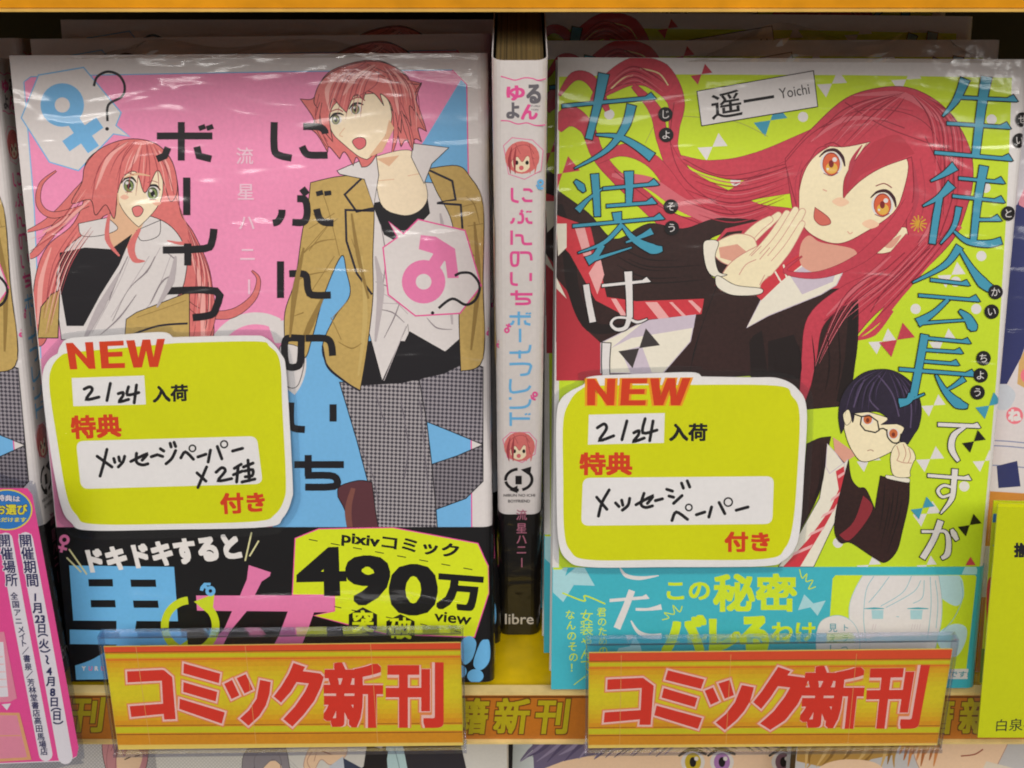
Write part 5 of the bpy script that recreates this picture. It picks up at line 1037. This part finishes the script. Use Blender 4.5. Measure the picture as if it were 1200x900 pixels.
# ------------------------------------------------------------------ the comic cut off by the right picture edge
def other_book(label, M, group, draw, W=BW, H=BH, spine=None, paper=None):
    o = empty('comic_book', M, label, 'comic book', group)
    jb = Builder(); wrap_body(jb, paper or WHT, 0, -H / 2, H / 2); A = Art(M, FRONT); draw(A)
    A.add_to(jb); jb.build('jacket', o)
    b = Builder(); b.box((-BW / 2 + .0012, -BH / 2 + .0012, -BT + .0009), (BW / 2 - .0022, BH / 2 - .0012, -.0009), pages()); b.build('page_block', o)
    return o
NVY = film('2e3468'); TANB = film('d0a86a')
def edge_art(A):
    A.poly([(1150, 60), (1720, 60), (1700, 900), (1140, 900)], film('d8d2d4')); A.blob([(1240, 240), (1330, 130), (1470, 140), (1530, 260), (1500, 420), (1400, 470), (1280, 420)], NVY); A.blob([(1300, 280), (1380, 240), (1460, 280), (1440, 400), (1380, 440), (1310, 390)], film('ecd2b4'))
    A.blob([(1250, 620), (1290, 470), (1390, 450), (1500, 480), (1560, 640), (1560, 860, 1), (1240, 860, 1)], film('8a9cc0')); A.poly([(1140, 700), (1720, 690), (1720, 900), (1140, 900)], film('d08a3a'))
    A.poly([(1150, 200), (1230, 180), (1230, 330), (1196, 420), (1180, 450), (1150, 450)], NVY); A.poly([(1192, 130), (1230, 110), (1230, 260), (1194, 240)], film('d88a9a'))
    A.poly([(1150, 100), (1230, 90), (1230, 150), (1192, 240), (1150, 240)], film('c8c4cc'))
    A.poly([(1194, 425), (1230, 340), (1230, 470), (1192, 450)], TANB); A.disc(1189, 487, 10, film('e87888'), 20); A.disc(1206, 440, 10, film('e87888'), 20); A.char('ね', 1189, 487, 15, WHT, .06)
    for y in (516, 522, 545): A.stroke([(1150, y), (1180, y + 1), (1230, y + 6)], 1.4, film('8890b0'))
    A.poly([(1168, 546), (1192, 540), (1196, 570), (1170, 572)], NVY); A.poly([(1150, 575), (1230, 580), (1230, 640), (1150, 640)], film('d08a3a'))
    A.blob([(1152, 460), (1176, 450), (1190, 462), (1180, 480), (1160, 476)], film('c4ccd6'))
u = cast(1201, 400, M_RIGHT)[0]
other_book('navy and white comic cut off by the right picture edge, bearing a pink dot', M_RIGHT @ Matrix.Translation((u + BW / 2 - .0085, 0, -.0105)), 'comics cut off at the picture edges', edge_art)

# ------------------------------------------------------------------ covers of the lower shelf, tops hidden behind the price rail
LEAN = radians(16)
def lower_frame(px, y, dz=0):
    return plane_at(px, 884, y, degs(LEAN)) @ Matrix.Translation((0, -BH / 2 + .046 + dz, 0))
degs = math.degrees
HAIRP = film('c48a94'); HAIRG = film('8a8690'); HAIRV = film('6d6486'); HAIRB = film('b58e48'); HAIRO = film('d08a50'); SUIT = film('2c2a34'); GREYW = film('c9c9cc'); SK2 = film('ecccae')
def lattice(A, x0, y0, x1, y1, m, st=5):
    k = x0 - (y1 - y0)
    while k < x1:
        A.stroke([(k, y1), (k + (y1 - y0), y0)], .7, m, smooth=False); A.stroke([(k, y0), (k + (y1 - y0), y1)], .7, m, smooth=False); k += st
def art_1(A):
    A.poly([(-200, 840), (400, 840), (400, 1400), (-200, 1400)], GREYW); A.blob([(60, 960), (110, 915), (160, 925), (220, 980), (230, 1300, 1), (50, 1300, 1)], SUIT); A.poly([(128, 905), (160, 905), (166, 950), (140, 980)], film('e4e0e2')); lattice(A, 60, 850, 190, 920, film('a8a8ae'), 4.2)
    A.blob([(120, 868), (132, 848), (150, 838), (168, 850), (174, 880), (166, 912), (140, 930), (124, 900)], HAIRP, INK, .6); A.blob([(140, 872), (164, 870), (166, 892), (152, 918), (138, 905)], SK2)
    A.blob([(126, 880), (134, 856), (152, 848), (166, 858), (172, 884), (164, 880), (154, 862), (146, 886), (138, 870), (134, 906), (126, 900)], HAIRP, film('96606c'), .6)
    for s in ([(152, 850), (142, 866), (136, 890)], [(156, 852), (166, 868), (168, 884)], [(140, 856), (130, 880)]): A.stroke(s, .7, film('96606c'))
    A.stroke([(146, 890), (153, 887)], 1.2, INK); A.stroke([(158, 886), (164, 885)], 1.2, INK); A.stroke([(118, 905), (104, 920)], 6, SUIT)
def art_2(A):
    A.blob([(270, 960), (310, 915), (345, 930), (380, 990), (380, 1300, 1), (260, 1300, 1)], film('7c869c')); A.poly([(388, 920), (426, 920), (430, 1300), (380, 1300)], film('39425c')); A.poly([(420, 920), (552, 920), (580, 1300), (410, 1300)], SUIT); A.poly([(180, 840), (620, 840), (620, 920), (180, 920)], film('d4d4d2')); lattice(A, 180, 850, 300, 920, film('bcbcba'), 4.2)
    A.blob([(284, 892), (292, 876), (310, 866), (330, 870), (338, 890), (336, 920), (290, 920)], HAIRG, INK, .6); A.blob([(300, 900), (326, 892), (330, 915), (310, 925)], SK2)
    for s in ([(310, 868), (300, 890), (296, 912)], [(318, 868), (326, 884), (330, 905)], [(312, 872), (312, 890), (306, 902)]): A.stroke(s, .8, film('66626c'))
    A.blob([(298, 890), (308, 878), (324, 880), (330, 896), (320, 890), (310, 898), (302, 908)], HAIRG, film('66626c'), .6)
    A.blob([(362, 878), (374, 866), (400, 866), (406, 884), (388, 896), (376, 890), (366, 906), (356, 898)], SK2, film('b88878'), .7); A.stroke([(378, 880), (388, 884)], 1.2, film('96503c')); A.stroke([(366, 880), (360, 892), (366, 904)], .8, film('b88878')); A.stroke([(372, 878), (368, 892)], .8, film('b88878'))
    A.poly([(390, 905), (402, 888), (424, 900), (426, 925), (388, 925)], film('39425c')); A.poly([(386, 898), (402, 886), (404, 905), (392, 920)], film('c3cddc'))
    A.poly([(424, 900), (450, 874), (540, 872), (552, 925), (420, 925)], SUIT); A.poly([(452, 868), (472, 872), (482, 925), (456, 925)], film('b4d4dc')); A.poly([(430, 872), (455, 880), (448, 925), (422, 925)], film('1c1a20')); A.stroke([(462, 876), (468, 900), (468, 920)], 1, film('7c9aa6'))
def art_3(A):
    A.poly([(560, 840), (960, 840), (960, 1100), (560, 1100)], SK2); A.poly([(560, 1060), (960, 1060), (960, 1400), (560, 1400)], film('6d6486')); A.stroke([(780, 1000), (820, 1012), (860, 1000)], 5, film('a8503c')); A.poly([(600, 840), (940, 840), (940, 920), (600, 920)], SK2)
    A.poly([(600, 840), (628, 840), (626, 920), (600, 920)], film('c8d2d6'))
    A.poly([(622, 840), (800, 840), (790, 868), (720, 880), (660, 892), (626, 905)], HAIRV); A.poly([(780, 840), (935, 840), (935, 872), (860, 868), (800, 872)], film('3a2e36'))
    for i in range(26):
        x = 622 + i * 7; A.stroke([(x + 22, 848, random.uniform(4, 10)), (x + 12, 866, random.uniform(3, 8)), (x - 2, 880 - i * .4, 4), (x - 18 + random.uniform(-6, 6), 894 - i * .5 + random.uniform(-6, 5), .6)], 0, (HAIRV, film('8f86a8'), film('554c70'))[i % 3])
    for i in range(16):
        x = 780 + i * 10; A.stroke([(x, 848, random.uniform(4, 10)), (x + 4, 862, random.uniform(3, 8)), (x + 12, 872, 4), (x + 24, 878 + random.uniform(-5, 4), .6)], 0, (film('3a2e36'), HAIRV)[i % 2])
    A.poly([(596, 840), (602, 840), (600, 920), (592, 920)], INK)
    for ex, m in ((816, film('d0b028')), (843, film('a06cb0'))):
        pass
    for ex, m in ((812, film('c8b02c')), (846, film('a878b8')), (918, film('7a5a6a'))):
        A.disc(ex, 893, 14, WHT, 22, 13); A.disc(ex, 893, 9.5, m, 20, 11); A.disc(ex, 893, 4, INK, 14, 6); A.disc(ex + 4, 889, 2.6, WHT, 10)
        A.stroke([(ex - 17, 886, 2), (ex - 2, 878, 5), (ex + 16, 884, 3)], 0, INK)
    A.poly([(929, 840), (934, 840), (934, 920), (929, 920)], INK)
def art_4(A):
    A.blob([(960, 980), (1010, 915), (1080, 950), (1140, 920), (1210, 980), (1240, 1300, 1), (940, 1300, 1)], film('4c5a78')); A.poly([(930, 840), (1230, 840), (1230, 920), (930, 920)], film('c2c2c6'))
    A.blob([(1070, 872), (1090, 852), (1180, 846), (1172, 890), (1150, 912), (1100, 920), (1080, 905)], SK2, film('b88878'), .8); A.stroke([(1126, 886), (1142, 884), (1152, 878)], 1.6, film('9a5040')); A.poly([(1156, 892), (1195, 902), (1230, 920), (1140, 925)], film('e0d6c8'))
    A.poly([(934, 840), (1062, 840), (1050, 884), (1010, 892), (960, 898), (934, 892)], HAIRB)
    for i in range(16):
        x = 936 + i * 7.4; A.stroke([(x + 14, 846, random.uniform(4, 9)), (x + 8, 868, random.uniform(3, 7)), (x + random.uniform(-2, 5), 884, 4), (x - 8 + random.uniform(-6, 10), 898 + random.uniform(-8, 4), .6)], 0, (HAIRB, film('d2b070'), film('8e6a30'))[i % 3])
    for i in range(9):
        x = 1060 + i * 5; A.stroke([(x + 6, 850, 8), (x, 870, 6), (x - 6, 884 + (i % 3) * 7, 1)], 0, (HAIRO, film('b06c3a'))[i % 2])
    A.blob([(960, 900), (990, 890), (1030, 896), (1040, 925), (960, 925)], SK2)
GL = 'covers on the lower shelf'
other_book('pale lattice comic with a pink haired head, lower left under the rail', lower_frame(123, .297), GL, art_1, paper=film('c4c4c8'))
other_book('white comic with three cropped people in suits, below the left sign', lower_frame(389, .284), GL, art_2, paper=film('d4d4d2'))
other_book('comic with large painted eyes and violet hair, below the right sign', lower_frame(738, .296), GL, art_3, paper=film('c8d2d6'))
other_book('grey comic with blond and orange hair, below the yellow card at right', lower_frame(1140, .284), GL, art_4, paper=film('c2c2c6'))
COL.objects.unlink(_to); bpy.data.objects.remove(_to); bpy.data.curves.remove(_tc)
